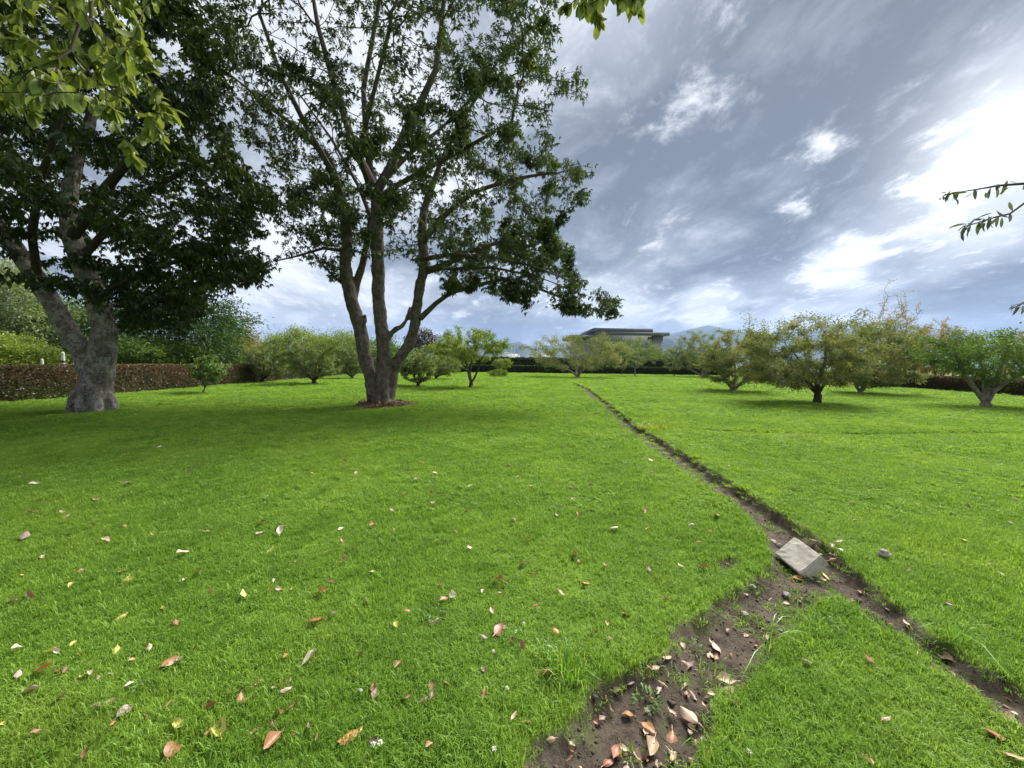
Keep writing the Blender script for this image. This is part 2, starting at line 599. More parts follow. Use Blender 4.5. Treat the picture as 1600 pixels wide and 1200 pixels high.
def boxes(name, lst, mat, parent=None, bevel=0.0):
    Vs, Fs, k = [], [], 0
    for b in lst:
        V, Fq = box_arrays(*b)
        Vs.append(V)
        Fs.append(Fq + k)
        k += 8
    o = obj(name, mesh_np(name, np.concatenate(Vs), np.concatenate(Fs)), mat, parent)
    if bevel:
        md = o.modifiers.new('bevel', 'BEVEL')
        md.width = bevel
        md.segments = 2
    return o


BD = 92.0
b_l, b_r = at(905, 570, BD).x, at(1033, 570, BD).x
z_roof, z_soff = at(985, 515, BD).z, at(985, 524.5, BD).z
m_clad = plain_mat('grey_cladding', (0.20, 0.21, 0.245), 0.7, 0.08, 0.6, 0.05)
m_roof = plain_mat('dark_grey_roof_fascia', (0.14, 0.147, 0.175), 0.6, 0.08, 0.8, 0.05)
m_win = plain_mat('dark_window_glass', (0.05, 0.055, 0.065), 0.15, 0.1, 0.5, 0.0, spec=0.5)
bld = thing('building', ((b_l + b_r) / 2, BD, 0), 'dark grey flat roofed building with overhanging eaves beyond the far hedge', 'building')
cx = (b_l + b_r) / 2
hw = (b_r - b_l) / 2
boxes('wall', [(-hw, hw, 0, 16, -0.5, z_soff)], m_clad, bld)
for k in range(9):                                                   # standing seams of the cladding
    xk = -hw + (k + 0.5) * 2 * hw / 9
    boxes('seam', [(xk - 0.04, xk + 0.04, -0.06, 0.0, 0, z_soff)], m_roof, bld)
boxes('roof', [(-hw + 3.5, hw + 1.2, -1.3, 17, z_soff + 0.02, z_soff + 0.75), (-hw + 3.0, hw - 2.6, -0.9, 16.5, z_soff + 0.75, z_roof + 0.15)], m_roof, bld)
boxes('low_roof', [(-hw - 2.5, -hw + 3.4, -1.0, 14, z_soff - 0.75, z_soff - 0.15)], m_roof, bld)
boxes('corner_wall', [(hw - 2.2, hw + 0.05, -0.35, 1.0, 0, z_soff - 0.02)], m_clad, bld)
for k in range(3):
    boxes('window', [(-hw + 5 + k * 3.4, -hw + 7.2 + k * 3.4, -0.09, 0.02, 2.0, 3.8)], m_win, bld)

m_white = plain_mat('white_painted_metal', (0.72, 0.73, 0.74), 0.6, 0.06, 2.0, 0.05)
for k, (x0, x1, y0, lab) in enumerate([(772, 812, 551, 'long low white shed on the horizon under the blue hill'),
                                       (826, 862, 552, 'low white shed beside the pair of white masts on the horizon'),
                                       (610, 660, 548, 'low white shed seen between the stems of the big tree')]):
    a, b = at(x0, y0, 330), at(x1, y0, 330)
    s = thing('white_shed', ((a.x + b.x) / 2, 330, 0), lab, 'shed', 'low white sheds on the horizon')
    hw_ = (b.x - a.x) / 2
    ht = max(3.5, a.z)
    boxes('wall', [(-hw_, hw_, 0, 14, -0.5, ht - 1.0)], m_white, s)
    prof = [(-hw_ - 0.4, ht - 1.0), (hw_ + 0.4, ht - 1.0), (hw_ + 0.4, ht - 0.7), (0, ht + 0.4), (-hw_ - 0.4, ht - 0.7)]
    V = np.array([(x, y, z) for y in (-0.5, 14.5) for x, z in prof])
    Fs = [np.array([[0, 1, 2, 3, 4], [9, 8, 7, 6, 5]]), np.array([[i, i + 5, (i + 1) % 5 + 5, (i + 1) % 5] for i in range(5)])]
    obj('roof', mesh_np('roof', V, Fs), m_white, s)
for px, top, lab in [(799.5, 540, 'left of the paired white masts beside the blue hill'), (803.5, 543, 'right of the paired white masts beside the blue hill'),
                     (838.5, 541, 'left white mast just left of the wide orchard tree'), (842.5, 542, 'right white mast just left of the wide orchard tree')]:
    c = at(px, 556, 320)
    zt = at(px, top, 320).z
    ms = thing('white_mast', (c.x, 320, 0), lab, 'mast', 'white masts on the horizon')
    V, Fq = frusta(np.array([[0, 0, -0.5]]), np.array([[0, 0, zt]]), np.array([0.32]), np.array([0.22]), 8)
    obj('pole', mesh_np('pole', V, Fq), m_white, ms)
    boxes('crossarm', [(-0.9, 0.9, -0.15, 0.15, zt - 0.6, zt - 0.3)], m_white, ms)


# ------------------------------------------------------------------ hedges
def hedge(name, label, p0, p1, width, h, mat, core_mat, dens, leaf=0.07, seed=1, wav=0.05, group=None):
    g = np.random.default_rng(seed)
    p0, p1 = np.array(p0, float), np.array(p1, float)
    ln = np.linalg.norm(p1 - p0)
    ux = (p1 - p0) / ln
    uy = np.array([-ux[1], ux[0]])
    root = thing(name, (p0[0], p0[1], 0), label, 'hedge', group)
    hw_ = width / 2
    # core: lumpy solid a little inside the leaf skin
    n = max(12, int(ln / 0.6))
    prof = [(-0.86, -0.1), (-0.90, 0.55), (-0.84, 0.9), (-0.6, 0.955), (0.6, 0.955), (0.84, 0.9), (0.90, 0.55), (0.86, -0.1)]
    V = []
    for i in range(n + 1):
        s = ln * i / n
        for a, b in prof:
            jj = g.normal(0, 0.03, 2)
            q = ux * s + uy * ((a + jj[0]) * hw_)
            V.append((q[0], q[1], (b + jj[1] * 0.6) * h))
    V = np.array(V)
    k = len(prof)
    q = [(i * k + j, (i + 1) * k + j, (i + 1) * k + j + 1, i * k + j + 1) for i in range(n) for j in range(k - 1)]
    caps = [np.array([list(range(k))]), np.array([list(range(n * k, n * k + k))[::-1]])]
    obj('core', mesh_np('core', V, [np.array(q)] + caps), core_mat, root)
    # leaf skin: on both sides, the top and the ends
    areas = [ln * h, ln * h, ln * width, width * h, width * h]
    P, Nn = [], []
    for fi, A in enumerate(areas):
        m = int(A * dens)
        u, v = g.random(m), g.random(m)
        depth_in = np.abs(g.normal(0, 0.05, m))
        if fi < 2:
            sgn = -1 if fi == 0 else 1
            s = u * ln
            z = v * h
            off = sgn * (hw_ - depth_in + wav * vnoise(s, z, 1.7, seed + fi))
            nr = np.repeat((uy * sgn)[None], m, 0)
            nv = np.concatenate([nr, np.zeros((m, 1))], 1)
        elif fi == 2:
            s = u * ln
            off = (v * 2 - 1) * hw_
            z = h - depth_in + wav * 0.7 * vnoise(s, off, 1.9, seed + 5)
            nv = np.tile(np.array([0, 0, 1.0]), (m, 1))
        else:
            s = np.where(fi == 3, 0, ln) + (depth_in if fi == 3 else -depth_in)
            off = (u * 2 - 1) * hw_
            z = v * h
            nr = np.repeat((-ux if fi == 3 else ux)[None], m, 0)
            nv = np.concatenate([nr, np.zeros((m, 1))], 1)
        xy = ux[None] * s[:, None] + uy[None] * off[:, None]
        P.append(np.concatenate([xy, z[:, None]], 1))
        Nn.append(nv)
    P, Nn = np.concatenate(P), np.concatenate(Nn)
    P[:, 2] = np.maximum(P[:, 2], 0.02)
    m = len(P)
    T = Nn * 0.55 + g.normal(0, 0.55, (m, 3)) + np.array([0, 0, 0.15])
    L = leaf * g.uniform(0.7, 1.35, m)
    V, Fq = leaf_arrays(P - nrm(T) * L[:, None] * 0.4, T, L, L * 0.62, g, 0.15)
    # tone: redder leaf colour in the top growth, green patches lower down
    wx = P[:, 0] + p0[0]
    wy = P[:, 1] + p0[1]
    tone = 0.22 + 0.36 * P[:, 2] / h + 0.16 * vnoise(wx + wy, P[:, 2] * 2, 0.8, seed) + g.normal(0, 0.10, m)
    o = obj('foliage', mesh_np('foliage', V, Fq, tone=np.repeat(np.clip(tone, 0, 1), 4)), mat, root)
    o['kind'] = 'stuff'
    return root


m_dark = plain_mat('dark_inner_twigs', (0.04, 0.032, 0.02), 1.0, 0.3, 8, 0.2)
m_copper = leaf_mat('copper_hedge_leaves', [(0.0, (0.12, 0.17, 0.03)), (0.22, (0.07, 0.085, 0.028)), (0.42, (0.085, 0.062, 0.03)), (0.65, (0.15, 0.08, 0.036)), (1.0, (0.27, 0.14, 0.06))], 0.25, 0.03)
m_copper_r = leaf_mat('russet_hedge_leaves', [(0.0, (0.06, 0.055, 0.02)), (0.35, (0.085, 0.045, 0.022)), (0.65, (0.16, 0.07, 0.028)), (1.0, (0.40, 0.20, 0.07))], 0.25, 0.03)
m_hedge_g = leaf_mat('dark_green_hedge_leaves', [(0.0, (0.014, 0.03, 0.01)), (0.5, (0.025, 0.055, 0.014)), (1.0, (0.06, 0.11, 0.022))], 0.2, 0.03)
hedge('clipped_hedge', 'copper brown clipped hedge running behind the thick grey trunk', (-17.6, 6.5), (-17.9, 46), 1.4, 1.24, m_copper, m_dark, 820, 0.062, 11)
hedge('clipped_hedge', 'russet clipped hedge along the right edge of the lawn', (31.0, 14), (31.2, 57), 1.5, 1.05, m_copper_r, m_dark, 430, 0.08, 12)
hedge('clipped_hedge', 'low dark green clipped hedge across the far end of the lawn', (-19, 58), (33, 59.5), 1.6, 1.15, m_hedge_g, m_dark, 150, 0.16, 13, 0.1)
hedge('screen_hedge', 'taller dark green hedge standing behind the low far hedge', (-12, 63), (36, 64), 2.2, 2.35, m_hedge_g, m_dark, 90, 0.22, 14, 0.25)


# ------------------------------------------------------------------ tree builders
def colonize(seeds, attract, step, dk, di=1e9, iters=200, tropism=(0, 0, 0), jitter=0.18, g=None):
    """grow a branching skeleton from seed polylines towards points spread through the crown.
    seeds: list of (points, radii, parent_polyline index or None, node index in it)"""
    pos, par, fixed = [], [], []
    starts = []
    for pts, rad, pp, pi in seeds:
        starts.append(len(pos))
        for k, (p_, r_) in enumerate(zip(pts, rad)):
            if k == 0 and pp is not None:
                par.append(starts[pp] + pi)
            elif k == 0:
                par.append(-1)
            else:
                par.append(len(pos) - 1)
            pos.append(np.array(p_, float))
            fixed.append(r_)
    n_seed = len(pos)
    P = np.array(pos)
    A = np.array(attract, float)
    alive = np.ones(len(A), bool)
    d = np.linalg.norm(A[:, None] - P[None], axis=2)
    nid = d.argmin(1)
    nd = d.min(1)
    pos = [P]
    par = list(par)
    fixed = list(fixed)
    allP = P
    trop = np.array(tropism)
    for _ in range(iters):
        act = alive & (nd < di)
        if not act.any():
            break
        ids = nid[act]
        dirs = nrm(A[act] - allP[ids])
        u, inv = np.unique(ids, return_inverse=True)
        acc = np.zeros((len(u), 3))
        np.add.at(acc, inv, dirs)
        acc = nrm(acc) + trop + g.normal(0, jitter, (len(u), 3))
        new = allP[u] + nrm(acc) * step
        base = len(allP)
        allP = np.concatenate([allP, new])
        par.extend(u.tolist())
        dn = np.linalg.norm(A[:, None] - new[None], axis=2)
        k = dn.argmin(1)
        m = dn.min(1)
        better = m < nd
        nid = np.where(better, base + k, nid)
        nd = np.where(better, m, nd)
        alive &= nd > dk
        if len(allP) > 9000:
            break
    par = np.array(par)
    n = len(allP)
    # smooth what was grown
    for _ in range(2):
        cs = np.zeros((n, 3))
        cn = np.zeros(n)
        ok = par >= 0
        np.add.at(cs, par[ok], allP[ok])
        np.add.at(cn, par[ok], 1)
        sm = allP.copy()
        k = np.arange(n) >= n_seed
        k &= cn > 0
        sm[k] = 0.5 * allP[k] + 0.25 * allP[par[k]] + 0.25 * cs[k] / cn[k][:, None]
        allP = sm
    fx_ = np.zeros(n)
    fx_[:n_seed] = fixed
    return allP, par, fx_, n_seed


def radii(par, fixed, r0, e=2.4):
    n = len(par)
    acc = np.zeros(n)
    r = np.zeros(n)
    for i in range(n - 1, -1, -1):
        r[i] = acc[i] ** (1 / e) if acc[i] > 0 else r0
        if par[i] >= 0:
            acc[par[i]] += r[i] ** e
    out_ = np.where(fixed > 0, fixed, r)
    for i in range(n):
        if par[i] >= 0:
            out_[i] = min(out_[i], out_[par[i]] * (0.97 if fixed[i] <= 0 else 1.2))
    return out_


def branch_mesh(P, par, r, skip, sides=6):
    """tubes along every edge of the skeleton except those flagged"""
    n = len(P)
    ok = (par >= 0) & ~skip
    i = np.where(ok)[0]
    # main child of each node keeps the tangent continuous
    tang = np.zeros((n, 3))
    hasp = par >= 0
    tang[hasp] = nrm(P[hasp] - P[par[hasp]])
    main = np.full(n, -1)
    order = np.argsort(r)
    for k in order:
        if par[k] >= 0:
            main[par[k]] = k
    T = tang.copy()
    mk = main >= 0
    T[mk] = nrm(tang[mk] + nrm(P[main[mk]] - P[mk]))
    ismain = main[par[i]] == i
    ta = np.where(ismain[:, None], T[par[i]], tang[i])
    ra = np.where(ismain, r[par[i]], np.minimum(r[par[i]], r[i] * 1.15))
    ra = np.minimum(ra, r[i] * 1.6)
    return frusta(P[par[i]], P[i], ra, r[i], sides, ta, T[i])


def skeleton_parts(P, par, r, ox, seeds, ns, mat, parent, sides=7, skip=None):
    """each traced limb is a part of its own; the uncountable twigs grown from them are one part"""
    n = len(P)
    k = 0
    limb_of = np.full(n, -1)
    for i, sd_ in enumerate(seeds):
        limb_of[k:k + len(sd_[0])] = i
        k += len(sd_[0])
    skip = np.zeros(n, bool) if skip is None else skip
    for i in range(len(seeds)):
        sk = skip | (limb_of != i)
        if ((par >= 0) & ~sk).any():
            V, Fq = branch_mesh(P, par, r, sk, sides + 2)
            obj('trunk' if (i == 0 and len(seeds[0]) > 2 and seeds[0][2] is None and parent.get('own_trunk')) else 'limb', mesh_np('limb', V - ox, Fq, smooth=True), mat, parent)
    V, Fq = branch_mesh(P, par, r, skip | (limb_of >= 0), sides)
    o = obj('twigs', mesh_np('twigs', V - ox, Fq, smooth=True), mat, parent)
    o['kind'] = 'stuff'
    return o


def fused_trunk(name, lines, mat, parent, voxel=0.045, bump=0.035, noise=0.3):
    """capped tubes along polylines, melted together into one trunk"""
    Vs, Fs, k = [], [], 0
    S = 14
    for pts, rad in lines:
        pts = np.array(pts, float)
        # resample smoothly
        tt = np.linspace(0, len(pts) - 1, (len(pts) - 1) * 5 + 1)
        q = np.stack([np.interp(tt, np.arange(len(pts)), pts[:, c]) for c in range(3)], 1)
        rr = np.interp(tt, np.arange(len(pts)), rad)
        for _ in range(3):
            q[1:-1] = 0.5 * q[1:-1] + 0.25 * (q[:-2] + q[2:])
        tg = nrm(np.gradient(q, axis=0))
        s = nrm(np.cross(tg, np.array([0.2, 0.97, 0.1])))
        u = np.cross(tg, s)
        a = np.arange(S) * 2 * np.pi / S
        ring = q[:, None] + (s[:, None] * np.cos(a)[None, :, None] + u[:, None] * np.sin(a)[None, :, None]) * rr[:, None, None]
        m = len(q)
        Vs.append(ring.reshape(-1, 3))
        kk = np.arange(S)
        quad = np.stack([kk, (kk + 1) % S, S + (kk + 1) % S, S + kk], 1)
        Fs.append((np.arange(m - 1)[:, None, None] * S + quad[None]).reshape(-1, 4) + k)
        Fs.append(np.array([list(range(k, k + S))[::-1]]))
        Fs.append(np.array([list(range(k + (m - 1) * S, k + m * S))]))
        k += m * S
    o = obj(name, mesh_np(name, np.concatenate(Vs), Fs), mat, parent)
    md = o.modifiers.new('melt', 'REMESH')
    md.mode = 'VOXEL'
    md.voxel_size = voxel
    md.use_smooth_shade = True
    sm = o.modifiers.new('soften', 'SMOOTH')
    sm.iterations = 5
    tx = bpy.data.textures.new('bark_lumps', 'CLOUDS')
    tx.noise_scale = noise
    tx.noise_depth = 3
    dm = o.modifiers.new('lumps', 'DISPLACE')
    dm.texture = tx
    dm.strength = bump * 2
    dm.mid_level = 0.5
    dm.texture_coords = 'LOCAL'
    return o


def foliage(P, par, r, thr, count, leaf, g, mat, parent, droop=0.3, spread=0.25, palm=0, width=0.42, out_from=None, drop_dir=0.0, name='crown', bias=None, prune=None):
    """leaves on the thin twigs; palm>0 makes drooping hands of that many leaflets"""
    n = len(P)
    thin = np.where((r < thr) & (par >= 0))[0]
    wgt = np.ones(len(thin)) if bias is None else bias(P[thin])
    wgt = wgt / wgt.sum()
    nclu = count // max(palm, 1)
    k = g.choice(thin, nclu, p=wgt)
    a = g.random(nclu)[:, None]
    C = P[k] * a + P[par[k]] * (1 - a) + g.normal(0, spread, (nclu, 3)) * np.array([1, 1, 0.7])
    axis_ = nrm(P[k] - P[par[k]]) + g.normal(0, 0.5, (nclu, 3))
    if out_from is not None:
        axis_ = axis_ + 0.6 * nrm(C - out_from)
    axis_[:, 2] -= drop_dir
    axis_ = nrm(axis_)
    tone_c = g.normal(0.5, 0.16, nclu) + 0.22 * vnoise(C[:, 0] + C[:, 2], C[:, 1] + 0.7 * C[:, 2], 0.9, 31)
    if palm:
        S = nrm(np.cross(axis_, np.array([0, 0, 1.0]) + g.normal(0, 0.2, (nclu, 3))))
        U = np.cross(S, axis_)
        ang = (np.arange(palm) / palm * 2 * np.pi)[None] + g.random(nclu)[:, None] * 6.28
        T = axis_[:, None] * 0.45 + S[:, None] * np.cos(ang)[..., None] + U[:, None] * np.sin(ang)[..., None] * 0.8
        T = T + g.normal(0, 0.18, T.shape)
        T[..., 2] -= 0.35 + drop_dir
        C = np.repeat(C[:, None], palm, 1).reshape(-1, 3)
        T = T.reshape(-1, 3)
        tone = np.repeat(tone_c, palm) + g.normal(0, 0.07, len(C))
    else:
        T = axis_
        tone = tone_c + g.normal(0, 0.1, nclu)
    if prune is not None:
        kp = prune(C)
        C, T, tone = C[kp], T[kp], tone[kp]
    L = leaf * g.uniform(0.65, 1.3, len(C))
    V, Fq = leaf_arrays(C, T, L, L * width * g.uniform(0.8, 1.2, len(C)), g, droop)
    o = obj(name, mesh_np(name, V, Fq, tone=np.repeat(np.clip(tone, 0, 1), 4)), mat, parent)
    o['kind'] = 'stuff'
    return o


def sample_crown(n, dens_fn, lo, hi, g):
    out_ = []
    tot = 0
    while tot < n:
        Q = g.uniform(lo, hi, (n * 3, 3))
        Q = Q[g.random(len(Q)) < dens_fn(Q)]
        out_.append(Q)
        tot += len(Q)
        if len(out_) > 60:
            break
    return np.concatenate(out_)[:n]


def px_line(pts, depth, base=None):
    """trace in photo pixels -> points in the place; each entry (px, py, depth offset)"""
    out_ = []
    for p_ in pts:
        out_.append(tuple(at(p_[0], p_[1], depth + (p_[2] if len(p_) > 2 else 0.0))))
    return out_


m_bark_grey = bark_mat('grey_lichen_bark', (0.165, 0.145, 0.118), (0.055, 0.046, 0.037), (0.33, 0.33, 0.305), 0.65, 8)
m_bark_brown = bark_mat('brown_smooth_bark', (0.135, 0.108, 0.086), (0.05, 0.039, 0.031), (0.21, 0.19, 0.165), 0.55, 9)
m_bark_dark = bark_mat('dark_twig_bark', (0.075, 0.062, 0.05), (0.04, 0.032, 0.026), None, 0, 14, 0.3)
m_bark_mid = bark_mat('grey_brown_limb_bark', (0.10, 0.083, 0.066), (0.042, 0.034, 0.027), (0.16, 0.15, 0.13), 0.4, 12, 0.4)
m_bark_orch = bark_mat('pale_orchard_bark', (0.24, 0.21, 0.175), (0.09, 0.075, 0.06), (0.40, 0.38, 0.34), 0.5, 11)

# ---------------------------------------------- the big many stemmed tree in the middle
g = np.random.default_rng(101)
base = gnd(595, 634)
DC = base.y * math.cos(PITCH) + 0.05
DC = float(project([base])[2][0])
root = thing('broadleaf_tree', base, 'tall spreading tree with several brown stems rising from a mulch ring', 'tree')
ox = np.array(base)
J = px_line
stemA = J([(586, 636), (582, 612), (580, 589), (570, 561), (566, 530), (559, 499), (550, 474), (544, 446), (539, 417), (541, 392), (543, 368)], DC)
rA = [0.27, 0.255, 0.25, 0.27, 0.27, 0.26, 0.25, 0.25, 0.23, 0.21, 0.20]
stemB = J([(597, 636), (597, 610), (598, 580), (600, 542), (595, 505), (591, 464), (591, 433), (590, 392), (589, 361), (590, 330), (588, 300)], DC - 0.15)
rB = [0.30, 0.28, 0.27, 0.26, 0.25, 0.25, 0.25, 0.25, 0.24, 0.235, 0.23]
stemC = J([(606, 634), (611, 600), (614, 580), (624, 558), (641, 536), (648, 508), (652, 480), (655, 449), (662, 424), (662, 392), (659, 367)], DC + 0.15)
rC = [0.24, 0.23, 0.22, 0.22, 0.22, 0.205, 0.20, 0.20, 0.20, 0.20, 0.18]
stub = J([(604, 533, -0.1), (610, 522, -0.15), (618, 514, -0.15), (628, 511, -0.1), (636, 498, 0), (641, 480, 0.12)], DC)
lobe = J([(564, 508), (569, 499), (571, 491)], DC - 0.12)
a2 = J([(551, 476), (556, 445), (566, 416), (572, 385)], DC + 0.25)
lines = [(stemA, rA), (stemB, rB), (stemC, rC), (stub, [0.12, 0.11, 0.10, 0.085, 0.08, 0.07]), (a2, [0.19, 0.16, 0.14, 0.12]),
         (lobe, [0.15, 0.13, 0.06])]
for an, ln_ in [(200, 0.52), (255, 0.55), (300, 0.5), (345, 0.55), (30, 0.5), (90, 0.5), (150, 0.5)]:
    d_ = np.array([math.cos(R(an)), math.sin(R(an)), 0])
    b0 = np.array(base)
    lines.append(([b0 + d_ * 0.08 + np.array([0, 0, 0.5]), b0 + d_ * 0.22 + np.array([0, 0, 0.2]), b0 + d_ * ln_ + np.array([0, 0, -0.12])], [0.17, 0.14, 0.06]))
lines = [([tuple(np.array(q) - ox) for q in ln_], rd) for ln_, rd in lines]
lines = [(q_, [v_ * 0.88 for v_ in rd]) for q_, rd in lines]
fused_trunk('trunk', lines, m_bark_brown, root, 0.04, 0.05, 0.35)

# main limbs, traced
limbs = [
    (J([(543, 368), (534, 318), (517, 251), (470, 205, 0.5), (413, 160, 0.9), (352, 110, 1.2)], DC), [0.19, 0.16, 0.11, 0.08, 0.06, 0.04]),
    (J([(543, 368), (541, 330, -0.5), (520, 270, -1.2), (480, 200, -2.0), (440, 120, -2.6), (405, 20, -3.2)], DC), [0.17, 0.13, 0.10, 0.08, 0.06, 0.045]),
    (J([(588, 300), (555, 234), (538, 180), (517, 113), (497, 42), (480, -60)], DC - 0.2), [0.17, 0.14, 0.12, 0.10, 0.08, 0.06]),
    (J([(588, 300), (578, 262), (572, 209), (568, 138), (578, 84), (593, 0), (600, -110)], DC + 0.4), [0.16, 0.13, 0.11, 0.09, 0.08, 0.07, 0.05]),
    (J([(588, 300), (610, 262), (635, 201), (660, 155), (681, 109), (689, 50), (695, -20), (705, -120)], DC - 0.3), [0.17, 0.15, 0.13, 0.12, 0.10, 0.085, 0.07, 0.05]),
    (J([(588, 305), (600, 280, 0.5), (640, 240, 1.3), (690, 200, 2.2), (740, 150, 2.8)], DC), [0.14, 0.11, 0.08, 0.06, 0.045]),
    (J([(659, 367), (662, 330), (672, 300), (690, 250), (720, 190), (760, 130)], DC + 0.2), [0.16, 0.13, 0.11, 0.08, 0.06, 0.045]),
    (J([(659, 380), (690, 340, -0.4), (740, 300, -0.9), (800, 280, -1.2), (860, 270, -1.4)], DC + 0.1), [0.13, 0.10, 0.075, 0.055, 0.04]),
    (J([(664, 424), (690, 416), (730, 395), (790, 375), (850, 365)], DC + 0.15), [0.14, 0.11, 0.08, 0.06, 0.04]),
    (J([(656, 498), (681, 474), (703, 458), (731, 449), (787, 436), (834, 448), (890, 470), (935, 485)], DC + 0.1), [0.11, 0.085, 0.08, 0.075, 0.06, 0.05, 0.035, 0.02]),
    (J([(662, 405), (700, 398, -0.5), (760, 400, -1.0), (830, 415, -1.4), (895, 440, -1.6)], DC), [0.09, 0.075, 0.06, 0.04, 0.025]),
    (J([(664, 418), (710, 420, 0.6), (770, 418, 1.1), (840, 432, 1.5), (905, 458, 1.7)], DC), [0.08, 0.07, 0.055, 0.04, 0.02]),
    (J([(541, 392), (505, 388, -0.3), (465, 400, -0.5), (430, 408, -0.6)], DC), [0.07, 0.05, 0.035, 0.02]),
    (J([(543, 450), (525, 435, -0.2), (505, 415, -0.4), (490, 395, -0.5)], DC), [0.05, 0.04, 0.03, 0.02]),
    (J([(572, 385), (580, 340, 0.4), (560, 290, 0.9), (520, 220, 1.6), (470, 150, 2.2)], DC + 0.25), [0.11, 0.09, 0.07, 0.055, 0.04]),
    (J([(588, 310), (575, 285, -0.5), (560, 240, -1.4), (580, 160, -2.6), (610, 40, -3.6)], DC), [0.12, 0.10, 0.08, 0.06, 0.05]),
    (J([(589, 315), (620, 290, -0.6), (670, 262, -1.6), (730, 230, -2.4), (800, 190, -3.0)], DC), [0.11, 0.09, 0.07, 0.055, 0.04]),
]
crown_poly = [(300, -420), (870, -420), (905, -60), (868, 30), (872, 90), (905, 112), (935, 118), (928, 160), (880, 172), (856, 205), (880, 232), (920, 248), (946, 272),
              (932, 318), (905, 345), (918, 372), (888, 395), (900, 430), (945, 455), (980, 480), (962, 500), (905, 496), (858, 484), (806, 470), (742, 458),
              (700, 444), (668, 418), (640, 400), (600, 418), (560, 400), (520, 432), (470, 424), (440, 408), (425, 350), (405, 300), (372, 230), (330, 150), (300, 60)]
ctr = np.array(at(630, 180, DC))


def crown_c(Q):
    u, v, dd = project(Q)
    ins = inside_poly(u, v, crown_poly)
    e = ((Q - ctr) / np.array([7.4, 6.2, 8.0])) ** 2
    return ins * (e.sum(1) < 1) * (Q[:, 2] > 3.0) * (0.35 + 0.65 * sstep(0.1, 0.7, e.sum(1)))


A = sample_crown(2600, crown_c, ctr - np.array([8, 7, 8]), ctr + np.array([8, 7, 8]), g)
low = np.array([at(u_, v_, DC + d_) for u_, v_, d_ in zip(g.uniform(700, 980, 420), g.uniform(380, 500, 420), g.uniform(-1.6, 2.0, 420))])
lu, lv, _ = project(low)
low = low[inside_poly(lu, lv, crown_poly)]
mid_ = np.array([at(u_, v_, DC + d_) for u_, v_, d_ in zip(g.uniform(450, 720, 230), g.uniform(290, 412, 230), g.uniform(-2.6, 3.0, 230))])
low = np.concatenate([low, mid_])
A = np.concatenate([A, low])
limbs = [(l_, r_, None, 0) for l_, r_ in limbs]
P, par, fx_, ns = colonize(limbs, A, 0.28, 0.36, iters=70, tropism=(0, 0, 0.03), jitter=0.22, g=g)
r = radii(par, fx_, 0.008)
skeleton_parts(P, par, r, ox, limbs, ns, m_bark_mid, root)
m_leaf_c = leaf_mat('dark_hand_shaped_leaves', [(0.0, (0.018, 0.032, 0.010)), (0.45, (0.034, 0.058, 0.014)), (0.8, (0.062, 0.095, 0.02)), (1.0, (0.13, 0.15, 0.03))], 0.38, 0.04)
cp_bias = lambda Q: (0.16 + sstep(-0.2, 0.4, vnoise(Q[:, 0] * 0.45 + 0.3 * Q[:, 1], Q[:, 2] * 1.5 + 0.35 * Q[:, 0], 0.75, 77))) * (0.5 + 0.5 * sstep(-8.5, -3.5, Q[:, 0] + 0.35 * (8 - Q[:, 2])))
foliage(P - ox, par, r, 0.018, 155000, 0.125, g, m_leaf_c, root, 0.18, 0.12, palm=6, width=0.36, out_from=ctr - ox, drop_dir=0.15, bias=lambda Q: cp_bias(Q + ox) * (1 + 1.6 * (project(Q + ox)[0] > 690) * (project(Q + ox)[1] > 300)))

# ---------------------------------------------- mulch ring under it
g = np.random.default_rng(55)
nchip = 1500
a_ = g.random(nchip) * 6.283
rr_ = np.sqrt(g.random(nchip)) * (0.95 + 0.18 * np.sin(3 * a_ + 1) + 0.1 * np.sin(7 * a_))
C = np.stack([rr_ * np.cos(a_) + 0.08, rr_ * np.sin(a_), 0.16 * (1 - rr_ / 1.3) + g.uniform(0, 0.03, nchip)], 1)
T = g.normal(0, 1, (nchip, 3)) * np.array([1, 1, 0.25])
V, Fq = leaf_arrays(C, T, g.uniform(0.06, 0.15, nchip), g.uniform(0.03, 0.06, nchip), g, 0.0, 0.1, 2.0)
m_chip = leaf_mat('dry_brown_mulch', [(0, (0.06, 0.035, 0.02)), (0.4, (0.15, 0.08, 0.045)), (0.75, (0.24, 0.13, 0.075)), (1, (0.36, 0.24, 0.15))], 0.1, 0.02)
ht_ = hgt(base.x, base.y)
mul = tag(obj('mulch_ring', mesh_np('mulch_ring', V, Fq, tone=np.repeat(g.random(nchip), 4)), m_chip, None, (base.x, base.y, ht_ + 0.02)), 'ring of reddish brown leaf mulch around the many stemmed tree', 'mulch')
mul['kind'] = 'stuff'
k = 40
an = np.linspace(0, 6.283, k, endpoint=False)
rings = [(1.08, -0.03), (0.85, 0.06), (0.45, 0.13), (0.1, 0.15)]
V = np.concatenate([np.stack([q_ * (1 + 0.14 * np.sin(3 * an + 1) + 0.07 * np.sin(7 * an)) * np.cos(an) + 0.08, q_ * (1 + 0.14 * np.sin(3 * an + 1)) * np.sin(an), np.full(k, z_)], 1) for q_, z_ in rings])
Fq = np.array([(i_ * k + j_, i_ * k + (j_ + 1) % k, (i_ + 1) * k + (j_ + 1) % k, (i_ + 1) * k + j_) for i_ in range(3) for j_ in range(k)])
m_soil = plain_mat('dark_bed_soil', (0.07, 0.048, 0.034), 0.95, 0.3, 14, 0.6, 0.02)
obj('bed', mesh_np('bed', V, Fq, smooth=True), m_soil, mul)

